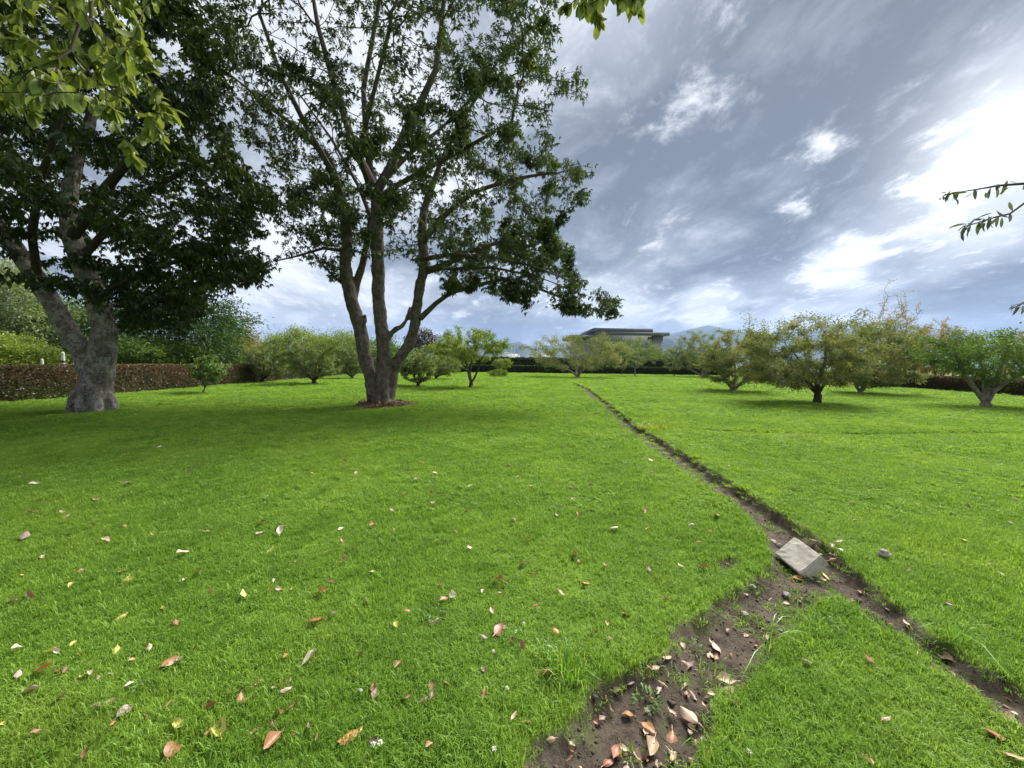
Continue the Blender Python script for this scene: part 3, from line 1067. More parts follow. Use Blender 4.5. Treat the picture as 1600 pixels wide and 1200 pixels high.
# ---------------------------------------------- the thick grey trunked tree on the left
g = np.random.default_rng(202)
base = gnd(148, 643)
DL = float(project([base])[2][0])
ox = np.array(base)
root = thing('broadleaf_tree', base, 'dense dark tree with a thick pale grey trunk forking low on the left', 'tree')
trunk = J([(147, 648), (148, 630), (151, 605), (156, 575), (161, 548), (164, 515)], DL)
rT = [0.41, 0.375, 0.35, 0.345, 0.32, 0.28]
limL = J([(150, 600), (136, 566), (118, 535), (98, 502), (78, 470), (60, 438), (28, 395), (-5, 352), (-60, 290), (-130, 210)], DL + 0.1)
rL = [0.28, 0.26, 0.245, 0.235, 0.225, 0.22, 0.205, 0.22, 0.18, 0.13]
limR = J([(163, 545), (164, 515), (155, 474), (139, 441), (126, 405), (112, 372), (105, 320), (120, 250), (150, 160)], DL + 0.05)
rR = [0.30, 0.28, 0.26, 0.27, 0.25, 0.22, 0.19, 0.15, 0.11]
lines = [(trunk, rT), (limL, rL), (limR, rR)]
for an, ln_ in [(190, 0.62), (235, 0.58), (280, 0.54), (320, 0.6), (20, 0.55), (100, 0.5)]:
    d_ = np.array([math.cos(R(an)), math.sin(R(an)), 0])
    lines.append(([ox + d_ * 0.2 + np.array([0, 0, 0.7]), ox + d_ * 0.38 + np.array([0, 0, 0.2]), ox + d_ * ln_ + np.array([0, 0, -0.15])], [0.2, 0.16, 0.07]))
fused_trunk('trunk', [([tuple(np.array(q) - ox) for q in l_], r_) for l_, r_ in lines], m_bark_grey, root, 0.045, 0.05, 0.3)
limbs = [(limL[5:], rL[5:]), (limR[4:], rR[4:]),
         (J([(150, 466), (185, 445, -0.4), (240, 420, -0.8), (300, 400, -1.0), (360, 390, -1.2)], DL), [0.09, 0.075, 0.06, 0.05, 0.03]),
         (J([(126, 405), (175, 350, 0.3), (230, 300, 0.6), (300, 260, 0.6), (370, 240, 0.4)], DL), [0.11, 0.09, 0.08, 0.06, 0.04]),
         (J([(112, 372), (160, 300, -0.6), (220, 230, -1.2), (290, 170, -1.6), (350, 130, -2)], DL), [0.15, 0.12, 0.09, 0.07, 0.04]),
         (J([(60, 438), (50, 370, -0.6), (60, 290, -1.4), (90, 200, -2.0), (110, 80, -2.6)], DL), [0.10, 0.09, 0.08, 0.06, 0.04]),
         (J([(155, 474), (200, 480, 0.6), (250, 470, 1.0), (300, 465, 1.2)], DL), [0.09, 0.07, 0.05, 0.03])]
crown_poly_l = [(-420, -420), (340, -420), (300, -40), (330, 60), (345, 150), (375, 215), (430, 290), (440, 340), (428, 385), (446, 430), (425, 458), (385, 452), (372, 482), (338, 462),
                (325, 500), (285, 512), (235, 528), (195, 520), (180, 480), (150, 430), (128, 470), (112, 512), (95, 470), (84, 430), (110, 395), (70, 360), (40, 330), (0, 330),
                (-40, 400), (-200, 430), (-420, 380)]
ctr = np.array(at(150, 170, DL))


def crown_l(Q):
    u, v, dd = project(Q)
    ins = inside_poly(u, v, crown_poly_l)
    e = ((Q - ctr) / np.array([7.5, 5.2, 7.0])) ** 2
    return ins * (e.sum(1) < 1) * (Q[:, 2] > 2.2) * (0.35 + 0.65 * sstep(0.05, 0.6, e.sum(1)))


A = sample_crown(1500, crown_l, ctr - np.array([8, 6, 7.5]), ctr + np.array([8, 6, 7.5]), g)
limbs = [(l_, r_, None, 0) for l_, r_ in limbs]
low = np.array([at(u_, v_, DL + d_) for u_, v_, d_ in zip(g.uniform(185, 350, 170), g.uniform(400, 522, 170), g.uniform(-1.6, 2.0, 170))])
lu, lv, _ = project(low)
A = np.concatenate([A, low[inside_poly(lu, lv, crown_poly_l)]])
P, par, fx_, ns = colonize(limbs, A, 0.30, 0.42, iters=70, tropism=(0, 0, -0.02), jitter=0.22, g=g)
r = radii(par, fx_, 0.008)
skeleton_parts(P, par, r, ox, limbs, ns, m_bark_dark, root)
m_leaf_l = leaf_mat('dark_glossy_leaves', [(0.0, (0.016, 0.028, 0.008)), (0.5, (0.032, 0.055, 0.012)), (0.85, (0.06, 0.095, 0.018)), (1.0, (0.14, 0.18, 0.03))], 0.38, 0.03)
foliage(P - ox, par, r, 0.02, 140000, 0.14, g, m_leaf_l, root, 0.2, 0.16, palm=5, width=0.45, out_from=ctr - ox, drop_dir=0.3)


# ---------------------------------------------- orchard trees, shrubs and the trees beyond the hedges
PAL = {
    'olive': [(0.0, (0.085, 0.11, 0.045)), (0.4, (0.16, 0.185, 0.075)), (0.72, (0.235, 0.25, 0.105)), (0.88, (0.33, 0.265, 0.12)), (1.0, (0.46, 0.26, 0.13))],
    'russet': [(0.0, (0.10, 0.11, 0.048)), (0.3, (0.18, 0.175, 0.075)), (0.55, (0.28, 0.22, 0.095)), (0.8, (0.40, 0.24, 0.115)), (1.0, (0.50, 0.27, 0.14))],
    'lime': [(0.0, (0.075, 0.125, 0.025)), (0.4, (0.150, 0.213, 0.037)), (0.75, (0.250, 0.312, 0.062)), (1.0, (0.375, 0.400, 0.112))],
    'greygreen': [(0.0, (0.065, 0.094, 0.036)), (0.4, (0.123, 0.167, 0.061)), (0.75, (0.196, 0.239, 0.087)), (1.0, (0.290, 0.319, 0.123))],
    'deep': [(0.0, (0.016, 0.035, 0.012)), (0.45, (0.032, 0.068, 0.018)), (0.8, (0.060, 0.120, 0.024)), (1.0, (0.110, 0.180, 0.035))],
    'mid': [(0.0, (0.039, 0.072, 0.019)), (0.4, (0.078, 0.137, 0.031)), (0.75, (0.130, 0.208, 0.044)), (1.0, (0.208, 0.286, 0.065))],
    'gold': [(0.0, (0.120, 0.132, 0.030)), (0.4, (0.240, 0.204, 0.048)), (0.75, (0.384, 0.264, 0.060)), (1.0, (0.504, 0.336, 0.096))],
    'maroon': [(0.0, (0.025, 0.018, 0.014)), (0.5, (0.050, 0.030, 0.022)), (1.0, (0.100, 0.050, 0.030))],
    'pale': [(0.0, (0.095, 0.128, 0.061)), (0.45, (0.162, 0.203, 0.095)), (0.8, (0.243, 0.284, 0.149)), (1.0, (0.351, 0.378, 0.230))],
}
LM = {k_: leaf_mat(k_ + '_leaves', v_, 0.40, 0.025, 0.5) for k_, v_ in PAL.items()}


def grown_tree(name, label, cat, basepx, crown, stems, pal, count, leaf, bark=None, trunk_r=0.12, fork=0.35, group=None, seed=0, dist=None, nA=260,
               shell=0.55, twig=None, fused=True, lean=0.0, palm=0, step=None, squash=0.8, bare_top=0.0, flat=1.0, drop=0.1, width=0.5, cone=0.0, stem_px=None, spread=None):
    """a tree that stands where basepx meets the lawn (or dist metres away), with its crown box in photo pixels (left, right, top, bottom)"""
    g = np.random.default_rng(1000 + seed)
    if dist is None:
        b = gnd(*basepx)
        dd = float(project([b])[2][0])
    else:
        b = at(basepx[0], 570, dist)
        dd = dist
        b.z = 0
    b.z = hgt(b.x, b.y)
    root = thing(name, b, label, cat, group)
    ox = np.array(b)
    l_, r_, t_, bt = crown
    c0 = np.array(at((l_ + r_) / 2, (t_ + bt) / 2, dd))
    off = math.cos(math.atan(((l_ + r_) / 2 - 800) / F_PX))
    a = (r_ - l_) / 2 * dd / F_PX * (0.55 + 0.45 * off) * 1.13
    hgt_ = (bt - t_) / 2 * dd / F_PX
    c0 = c0 - ox
    zlo, zhi = c0[2] - hgt_, c0[2] + hgt_

    def dens(Q):
        q = (Q - c0) / np.array([a, a * squash, hgt_])
        if cone:
            k_ = 1 - cone * np.clip((Q[:, 2] - zlo) / (zhi - zlo), 0, 1)
            q[:, 0] /= np.maximum(k_, 0.05)
            q[:, 1] /= np.maximum(k_, 0.05)
            q[:, 2] *= 0.6
        th = np.arctan2(q[:, 1], q[:, 0])
        lump = 1 + (0.12 + 0.12 * math.sin(seed * 3.7)) * np.sin((2 + seed % 3) * th + seed) + 0.16 * np.sin(5 * th + 2 * seed + 3 * q[:, 2]) + 0.14 * np.sin(9 * th + 4 * q[:, 2] + seed)
        zz = q[:, 2]
        e = (q[:, 0] ** 2 + q[:, 1] ** 2) / lump ** 2 + np.where(zz < 0, zz ** 2 * flat, zz ** 2)
        return (e < 1) * (np.abs(zz) < 1) * ((1 - shell) + shell * sstep(0.15, 0.8, e))
    big = np.array([a, a * squash, hgt_]) * 1.35
    A = sample_crown(int(nA * 1.15), dens, c0 - big, c0 + big, g)
    k_ = (g.random(len(A)) < 0.16) & (A[:, 2] > c0[2] - 0.1 * hgt_)                                   # stray shoots beyond the even outline
    A[k_] = c0 + (A[k_] - c0) * g.uniform(1.08, 1.3, (k_.sum(), 1))
    # stems
    fk = zlo * fork if fork < 1 else zlo
    top = np.array([lean * a, 0, fk])
    seeds, fl = [], []
    base_pts = [np.array([0, 0, -0.08]), top * 0.33 + g.normal(0, trunk_r * 0.12, 3) * [1, 1, 0], top * 0.7, top]
    base_r = [trunk_r * 1.35, trunk_r * 1.05, trunk_r * 0.95, trunk_r * 0.95]
    seeds.append((base_pts, base_r, None, 0))
    if stem_px:
        tgt = []
        for s_ in stem_px:
            tgt.append([np.array(at(p_[0], p_[1], dd + (p_[2] if len(p_) > 2 else 0))) - ox for p_ in s_])
    else:
        tgt = []
        ph = g.random() * 6.28
        for i_ in range(stems):
            th = ph + i_ * 6.283 / stems + g.normal(0, 0.25)
            ou = a * g.uniform(0.28, 0.55)
            e_ = np.array([math.cos(th) * ou, math.sin(th) * ou * squash, zlo + (zhi - zlo) * g.uniform(0.2, 0.45)])
            e_[:2] += c0[:2] * 0.6
            mid = top * 0.5 + e_ * 0.5 + np.array([0, 0, -0.06 * (zhi - zlo)]) + g.normal(0, 0.04 * a, 3)
            tgt.append([mid, e_])
    rs = trunk_r * (0.95 / max(1, len(tgt)) ** 0.42) if len(tgt) > 1 else trunk_r * 0.9
    for s_ in tgt:
        pts = [top] + s_
        rr = np.linspace(rs, rs * 0.45, len(pts))
        seeds.append((pts, list(rr), 0, 3))
        fl.append((pts, list(rr)))
    st = step or max(0.10, a * 0.085)
    P, par, fx_, ns = colonize(seeds, A, st, st * 1.25, iters=60, tropism=(0, 0, 0.04), jitter=0.28, g=g)
    r0 = twig or max(0.004, trunk_r * 0.035)
    r = radii(par, fx_, r0)
    skip = np.zeros(len(P), bool)
    bark = bark or m_bark_orch
    if fused:
        skip[:ns] = True
        vx = max(0.018, trunk_r * 0.14)
        fused_trunk('trunk', [(base_pts, base_r)] + fl, bark, root, vx, trunk_r * 0.10, trunk_r * 1.6)
        V, Fq = branch_mesh(P, par, r, skip, 5)
        obj('twigs', mesh_np('twigs', V, Fq, smooth=True), bark, root)['kind'] = 'stuff'
    else:
        sk = np.arange(len(P)) >= ns
        V, Fq = branch_mesh(P, par, r, sk, 6)
        obj('trunk', mesh_np('trunk', V, Fq, smooth=True), bark, root)
        V, Fq = branch_mesh(P, par, r, ~sk, 5)
        obj('twigs', mesh_np('twigs', V, Fq, smooth=True), bark, root)['kind'] = 'stuff'
    bias = None
    if bare_top:
        bias = lambda Q: 0.03 + 1 - bare_top * sstep(zlo + 0.55 * (zhi - zlo), zhi, Q[:, 2])
    foliage(P, par, r, r0 * 2.6, int(count * 1.75), leaf * 0.95, g, LM[pal], root, 0.2, spread or max(leaf * 0.6, a * 0.05), palm=palm, width=width, out_from=c0, drop_dir=drop, bias=bias)
    return root


OG = 'orchard trees on the lawn'
T_ = grown_tree
# left half of the lawn
T_('orchard_tree', 'small grey green tree close to the copper hedge', 'tree', (410, 598), (388, 453, 535, 588), 5, 'greygreen', 5000, 0.11, m_bark_dark, 0.13, 0.5, OG, 1, flat=0.9, shell=0.4)
T_('orchard_tree', 'round grey green vase shaped tree left of the many stemmed tree', 'tree', (491, 601), (449, 527, 528, 592), 7, 'greygreen', 8000, 0.10, m_bark_dark, 0.15, 0.55, OG, 2, flat=0.8, shell=0.4)
T_('orchard_tree', 'small round tree directly left of the big brown stems', 'tree', (550, 592), (523, 572, 538, 586), 5, 'greygreen', 5000, 0.12, m_bark_dark, 0.13, 0.5, OG, 3, flat=0.9, shell=0.4)
T_('orchard_tree', 'low round tree just right of the big brown stems', 'tree', (653, 604), (627, 681, 550, 597), 6, 'greygreen', 5500, 0.10, m_bark_dark, 0.12, 0.5, OG, 4, flat=0.8, shell=0.4)
T_('orchard_tree', 'smaller round tree behind the low round one right of the stems', 'tree', (681, 593), (664, 716, 551, 588), 6, 'greygreen', 4500, 0.12, m_bark_dark, 0.13, 0.5, OG, 5, flat=0.8, shell=0.4)
T_('orchard_tree', 'taller light green tree with two slim brown trunks', 'tree', (736, 606), (692, 786, 513, 566), 0, 'lime', 6500, 0.12, m_bark_mid, 0.13, 0.2, OG, 6,
   stem_px=[[(733, 590), (730, 572), (724, 556), (715, 545)], [(742, 590), (748, 574), (752, 560), (762, 548)], [(734, 580, 0.2), (738, 562, 0.3), (744, 545, 0.3), (748, 530, 0.2)]], lean=0.0)
T_('shrub', 'small round bright green shrub at the far end of the lawn', 'shrub', (778, 589), (766, 790, 575, 590), 5, 'lime', 1800, 0.11, m_bark_dark, 0.04, 0.3, None, 7, fused=False, nA=120, shell=0.5)
T_('shrub', 'round bright green shrub behind the smaller one at far lawn', 'shrub', (783, 584), (771, 796, 559, 577), 5, 'lime', 2000, 0.14, m_bark_dark, 0.05, 0.5, None, 8, fused=False, nA=120, shell=0.5)
T_('sapling', 'thin leafy sapling in front of the copper hedge', 'sapling', (316, 614), (298, 354, 553, 598), 4, 'mid', 1100, 0.12, m_bark_dark, 0.028, 0.45, None, 9, fused=False, nA=90, shell=0.2, palm=4, lean=0.15)
# right half of the lawn
T_('orchard_tree', 'wide low tree standing in front of the grey building', 'tree', (903, 590), (842, 962, 521, 578), 0, 'olive', 9500, 0.15, m_bark_orch, 0.24, 0.18, OG, 21,
   stem_px=[[(895, 582), (885, 576), (872, 566)], [(908, 580), (918, 575), (932, 565)], [(900, 580, 0.5), (898, 568, 0.8), (890, 556, 0.8)], [(905, 580, -0.4), (910, 568, -0.8), (915, 556, -0.8)]], flat=0.8)
T_('orchard_tree', 'slender young tree with a thin pale trunk below the building', 'tree', (992, 588), (970, 1028, 524, 572), 4, 'pale', 3600, 0.14, m_bark_orch, 0.085, 0.7, OG, 22, shell=0.3)
T_('sapling', 'drooping sapling between the wide tree and the slender pale tree', 'sapling', (971, 586), (952, 983, 546, 578), 3, 'olive', 900, 0.15, m_bark_mid, 0.05, 0.6, None, 23, fused=False, nA=80, shell=0.2)
T_('orchard_tree', 'small tree with pale leaf clusters right of the building', 'tree', (1054, 588), (1033, 1072, 541, 582), 4, 'pale', 2600, 0.15, m_bark_dark, 0.07, 0.5, OG, 24, shell=0.3)
T_('orchard_tree', 'low tree with two whitish trunks at the far right of the ditch', 'tree', (1097, 589), (1062, 1128, 516, 577), 0, 'olive', 7000, 0.15, m_bark_orch, 0.2, 0.15, OG, 25,
   stem_px=[[(1085, 581), (1076, 576), (1066, 571)], [(1098, 578), (1097, 568), (1096, 556)], [(1105, 581), (1115, 577), (1122, 571)]])
T_('orchard_tree', 'rounded tree on three splayed pale trunks', 'tree', (1146, 611), (1102, 1204, 512, 598), 0, 'olive', 13000, 0.105, m_bark_orch, 0.17, 0.10, OG, 26, nA=420,
   stem_px=[[(1139, 602), (1134, 594), (1130, 578)], [(1147, 600, 0.2), (1149, 588, 0.3), (1148, 566, 0.3)], [(1154, 602), (1164, 592), (1172, 575)]], bare_top=0.5, flat=0.45)
T_('orchard_tree', 'wide umbrella shaped tree with one short dark trunk', 'tree', (1277, 630), (1172, 1345, 488, 602), 0, 'olive', 19000, 0.095, m_bark_dark, 0.15, 0.52, OG, 27, nA=520,
   stem_px=[[(1262, 594), (1245, 593), (1225, 592, -0.2), (1205, 588, -0.3)], [(1292, 593), (1308, 585), (1318, 570), (1318, 555)], [(1272, 588, 0.5), (1255, 570, 0.9), (1235, 545, 1.0)], [(1280, 590, -0.5), (1290, 565, -0.9), (1290, 535, -0.9)], [(1252, 594), (1246, 602), (1243, 604)]],
   bare_top=0.8, shell=0.5, flat=0.45)
T_('orchard_tree', 'russet green tree with a forked pale trunk right of the umbrella tree', 'tree', (1342, 615), (1308, 1426, 494, 603), 0, 'olive', 14000, 0.11, m_bark_orch, 0.16, 0.12, OG, 28, nA=420,
   stem_px=[[(1338, 604), (1334, 592), (1330, 572)], [(1350, 605), (1362, 592), (1372, 570)], [(1348, 602, 0.4), (1354, 585, 0.6), (1356, 560, 0.6)]], bare_top=0.6, lean=0.05, flat=0.45)
T_('orchard_tree', 'tall reddish tree with bare upright twigs behind the russet tree', 'tree', (1398, 603), (1350, 1444, 470, 592), 6, 'russet', 8000, 0.14, m_bark_mid, 0.2, 0.4, OG, 29, nA=420, bare_top=0.9, shell=0.35, cone=0.3)
T_('orchard_tree', 'orange tinged tree left of the low forked tree', 'tree', (1462, 604), (1418, 1512, 500, 590), 5, 'russet', 7500, 0.14, m_bark_mid, 0.18, 0.4, OG, 30, nA=380, bare_top=0.7)
T_('orchard_tree', 'dark green low tree on splayed pale forked trunks near right edge', 'tree', (1540, 636), (1470, 1640, 517, 592), 0, 'mid', 7500, 0.11, m_bark_orch, 0.20, 0.14, OG, 31, nA=380,
   stem_px=[[(1526, 612), (1510, 588), (1499, 567), (1492, 552)], [(1545, 610), (1560, 585), (1566, 565), (1572, 548)], [(1540, 605, 0.3), (1535, 582, 0.5), (1530, 560, 0.6)], [(1552, 612, -0.2), (1575, 595, -0.3), (1598, 583, -0.3)]], bare_top=0.2, spread=0.16)
T_('orchard_tree', 'orange tinged tree half cut by the right edge', 'tree', (1590, 608), (1560, 1690, 510, 596), 5, 'russet', 6000, 0.14, m_bark_mid, 0.18, 0.4, OG, 32, nA=300, bare_top=0.5)
# beyond the hedges
BGT = 'trees beyond the hedges'
T_('background_tree', 'broad dark green tree with a pale trunk behind the copper hedge', 'tree', (272, 580), (176, 376, 452, 576), 6, 'deep', 13000, 0.22, m_bark_mid, 0.28, 0.8, BGT, 41, dist=27, nA=420, flat=0.9, width=0.4, drop=0.25, spread=0.4)
T_('background_tree', 'grey green misty tall tree at the far left edge', 'tree', (12, 580), (-70, 66, 400, 556), 5, 'pale', 12000, 0.22, m_bark_mid, 0.25, 0.5, BGT, 42, dist=30, nA=420, spread=0.5)
T_('background_tree', 'grey green tree between the fork of the left trunk', 'tree', (92, 580), (55, 150, 470, 572), 5, 'greygreen', 7000, 0.22, m_bark_mid, 0.2, 0.5, BGT, 43, dist=33, nA=300, spread=0.4)
T_('shrub', 'bright green bush above the copper hedge at far left', 'shrub', (25, 580), (-40, 74, 522, 586), 5, 'lime', 7500, 0.14, m_bark_dark, 0.1, 0.3, BGT, 44, dist=21, nA=260, spread=0.2)
T_('conifer_tree', 'golden yellow pointed tree behind the far end of copper hedge', 'tree', (388, 575), (362, 420, 506, 585), 4, 'gold', 7000, 0.16, m_bark_mid, 0.15, 0.3, BGT, 45, dist=42, nA=300, cone=0.85, spread=0.3)
T_('background_tree', 'blue green tree left of the golden pointed tree', 'tree', (343, 575), (318, 378, 528, 582), 4, 'greygreen', 5500, 0.2, m_bark_mid, 0.15, 0.3, BGT, 46, dist=40, nA=240, spread=0.3)
T_('background_tree', 'pale green rounded tree behind the vase shaped orchard tree', 'tree', (462, 575), (424, 512, 512, 580), 5, 'lime', 9000, 0.22, m_bark_mid, 0.2, 0.5, BGT, 47, dist=46, nA=320, spread=0.4)
T_('background_tree', 'pale green tree behind the left stem of the big tree', 'tree', (535, 575), (498, 575, 520, 580), 5, 'lime', 8000, 0.24, m_bark_mid, 0.2, 0.5, BGT, 48, dist=50, nA=300, spread=0.4)
T_('background_tree', 'dark maroon tree just right of the big tree stems', 'tree', (660, 575), (640, 680, 514, 552), 5, 'maroon', 3200, 0.24, m_bark_dark, 0.16, 0.8, BGT, 49, dist=62, nA=200, spread=0.4)
T_('background_tree', 'pale green tree seen low between the brown stems', 'tree', (600, 575), (565, 640, 528, 580), 5, 'mid', 6000, 0.26, m_bark_mid, 0.2, 0.5, BGT, 50, dist=54, nA=260, spread=0.4)
T_('background_tree', 'olive tree behind the two slim trunks of the light green tree', 'tree', (700, 575), (676, 730, 531, 578), 5, 'lime', 5000, 0.26, m_bark_mid, 0.2, 0.5, BGT, 51, dist=56, nA=240, spread=0.4)
T_('background_tree', 'dark bushy tree at the foot of the grey building', 'tree', (962, 575), (938, 1000, 529, 580), 5, 'deep', 4500, 0.28, m_bark_dark, 0.2, 0.5, BGT, 52, dist=68, nA=240, spread=0.5)
T_('background_tree', 'dark green tree below the right corner of the grey building', 'tree', (1012, 575), (985, 1048, 545, 582), 5, 'mid', 4500, 0.28, m_bark_dark, 0.2, 0.5, BGT, 53, dist=68, nA=240, spread=0.5)
T_('background_tree', 'dark green tree behind the low tree with whitish trunks', 'tree', (1090, 575), (1060, 1140, 545, 585), 5, 'deep', 4500, 0.28, m_bark_dark, 0.2, 0.5, BGT, 54, dist=66, nA=240, spread=0.5)
T_('background_tree', 'dark blue green tree between the golden tree and dark broad tree', 'tree', (352, 575), (330, 395, 522, 556), 5, 'deep', 4500, 0.28, m_bark_dark, 0.2, 0.5, BGT, 55, dist=60, nA=240, spread=0.5)
T_('background_tree', 'green bush behind the copper hedge under the dark tree', 'tree', (225, 580), (170, 300, 530, 584), 5, 'mid', 6500, 0.2, m_bark_dark, 0.15, 0.3, BGT, 56, dist=24, nA=240, spread=0.3)

# posts
m_post = plain_mat('weathered_white_post', (0.42, 0.42, 0.40), 0.8, 0.25, 8, 0.2)


def post(px, py, h, r_, label, dist=None):
    b = gnd(px, py) if dist is None else at(px, 570, dist)
    b.z = 0
    o = thing('white_post', b, label, 'post', None)
    V, Fq = frusta(np.array([[0, 0, -0.1], [0, 0, h]]), np.array([[0, 0, h], [0, 0, h + r_ * 0.9]]), np.array([r_, r_]), np.array([r_ * 0.95, r_ * 0.25]), 10)
    obj('shaft', mesh_np('shaft', V, Fq, smooth=False), m_post, o)
    V, Fq = frusta(np.array([[0, 0, h * 0.72]]), np.array([[0, 0, h * 0.78]]), np.array([r_ * 1.12]), np.array([r_ * 1.12]), 10)
    obj('band', mesh_np('band', V, Fq), m_bark_dark, o)


post(378, 599, 0.33, 0.035, 'short white marker post at the foot of the copper hedge')
post(99, 0, 1.75, 0.07, 'taller white post behind the hedge left of the thick trunk', 19.5)
post(66, 0, 1.4, 0.055, 'shorter white post behind the hedge at the far left', 19.5)

# ---------------------------------------------- near leaves: meshes shared by the two overhanging trees
def leaf_blade(name, L, W, mat, curl=0.25, bend=0.3, obov=0.62, nu=3, nv=6, twist=0.0, wave=0.0, seed=0):
    """a modelled leaf lying along +Y with a midrib fold, a bent tip and a stalk; uv.x across, uv.y along"""
    g = np.random.default_rng(seed)
    V, UV = [], []
    cols = np.linspace(-1, 1, nu * 2 + 1)
    for j in range(nv + 1):
        v = j / nv
        if v < obov:
            wd = math.sin(v / obov * math.pi / 2) ** 0.8
        else:
            wd = math.cos((v - obov) / (1 - obov) * math.pi / 2) ** 0.7
        wd = max(wd, 0.035) * W / 2
        for u in cols:
            x = u * wd
            z = curl * abs(u) ** 1.4 * wd - bend * L * v * v + wave * L * math.sin(v * 9 + seed) * abs(u) + g.normal(0, wave * 0.12 * L)
            a = twist * v
            V.append((x * math.cos(a) - z * math.sin(a) * 0.3, v * L, z + x * math.sin(a)))
            UV.append((u, v))
    k = len(cols)
    Fq = [(j * k + i, j * k + i + 1, (j + 1) * k + i + 1, (j + 1) * k + i) for j in range(nv) for i in range(k - 1)]
    n0 = len(V)
    V += [(-W * 0.03, 0.01 * L, 0), (W * 0.03, 0.01 * L, 0), (W * 0.02, -0.2 * L, 0.03 * L), (-W * 0.02, -0.2 * L, 0.03 * L)]
    UV += [(0, 0)] * 4
    Fq.append((n0, n0 + 3, n0 + 2, n0 + 1))
    me = mesh_np(name, np.array(V), np.array(Fq), smooth=True)
    uvl = me.uv_layers.new(name='UVMap')
    UV = np.array(UV, np.float32)
    li = np.zeros(len(me.loops), np.int32)
    me.loops.foreach_get('vertex_index', li)
    uvl.data.foreach_set('uv', UV[li].ravel())
    me.materials.append(mat)
    return me


def veined_mat(name, col, col2, trans=0.35, gloss=0.05, rough=0.4, vein=0.3, spots=0.0):
    m, t, out = material(name)
    uv = t.n('ShaderNodeUVMap')
    sp = t.n('ShaderNodeSeparateXYZ', i_0=uv.outputs[0])
    au = t.math('ABSOLUTE', sp.outputs[0])
    rib = t.remap(au, 0.09, 0.02)
    fr = t.math('FRACT', t.math('SUBTRACT', t.math('MULTIPLY', sp.outputs[1], 8.0), t.math('MULTIPLY', au, 1.6)))
    sv = t.remap(t.math('ABSOLUTE', t.math('SUBTRACT', fr, 0.5)), 0.10, 0.02)
    veins = t.math('MULTIPLY', t.math('MAXIMUM', rib, t.math('MULTIPLY', sv, 0.6)), vein)
    oi = t.n('ShaderNodeObjectInfo')
    tcx = t.n('ShaderNodeTexCoord')
    off = t.vmath('ADD', tcx.outputs['Object'], t.vmath('SCALE', (7, 3, 5), oi.outputs['Random']))
    nz = t.noise(off, 22.0, 5, 0.65)
    c = t.mix(t.remap(nz, 0.35, 0.68), rgba(col), rgba(col2))
    if spots:
        c = t.mix(t.math('MULTIPLY', t.remap(t.noise(off, 60, 3, 0.6), 0.58, 0.7), spots), c, (0.05, 0.03, 0.02, 1))
    hs = t.n('ShaderNodeHueSaturation', i_Color=c)
    t.put(hs, 'Value', t.remap(oi.outputs['Random'], 0, 1, 0.75, 1.25, False))
    c = t.mix(veins, hs.outputs[0], rgba(tuple(min(1, x * 1.7 + 0.03) for x in col2)))
    b = t.n('ShaderNodeBump', i_Strength=0.35, i_Distance=0.002, i_Height=t.math('SUBTRACT', t.math('MULTIPLY', nz, 0.4), veins))
    d = t.n('ShaderNodeBsdfDiffuse', i_Color=c, i_Normal=b.outputs[0])
    tr = t.n('ShaderNodeBsdfTranslucent', i_Color=t.mix(1.0, c, (1.12, 1.12, 0.7, 1), 'MULTIPLY'))
    mx = t.n('ShaderNodeMixShader', i_0=trans, i_1=d.outputs[0], i_2=tr.outputs[0])
    gl = t.n('ShaderNodeBsdfGlossy', i_Roughness=rough, i_Normal=b.outputs[0])
    mx2 = t.n('ShaderNodeMixShader', i_0=gloss, i_1=mx.outputs[0], i_2=gl.outputs[0])
    m.node_tree.links.new(mx2.outputs[0], out.inputs[0])
    return m


def orient(T, up):
    y = Vector(T).normalized()
    x = y.cross(Vector(up)).normalized()
    z = x.cross(y)
    return Matrix((x, y, z)).transposed()


def place_leaves(root, ox, pts, dirs, meshes, g, n_single, n_name='leaf', scale=(0.75, 1.2)):
    """the leaves that show largest become parts of their own, the rest one joined part"""
    u, v, d = project(pts)
    vis = (u > -60) & (u < 1660) & (v > -60) & (v < 1260) & (d > 0.3)
    key = np.where(vis, 1.0 / np.maximum(d, 0.3), 0) + g.random(len(pts)) * 1e-3
    order = np.argsort(-key)
    rest_V, rest_F, k = [], [], 0
    for rank, i in enumerate(order):
        m = orient(dirs[i], g.normal(0, 0.45, 3) + np.array([0, 0, 1.0]))
        s = g.uniform(*scale)
        me_ = meshes[g.integers(len(meshes))]
        M = Matrix.Translation(Vector(pts[i] - ox)) @ m.to_4x4() @ Matrix.Scale(s, 4)
        if rank < n_single and vis[i]:
            o = bpy.data.objects.new(n_name, me_)
            COL.objects.link(o)
            o.parent = root
            o.matrix_local = M
        else:
            co = np.zeros(len(me_.vertices) * 3, np.float32)
            me_.vertices.foreach_get('co', co)
            co = co.reshape(-1, 3)
            A_ = np.array(M)
            rest_V.append(co @ A_[:3, :3].T + A_[:3, 3])
            f_ = np.array([tuple(p_.vertices) for p_ in me_.polygons])
            rest_F.append(f_ + k)
            k += len(co)
    if rest_V:
        o = obj('crown', mesh_np('crown', np.concatenate(rest_V), np.concatenate(rest_F), smooth=True), meshes[0].materials[0], root)
        o['kind'] = 'stuff'


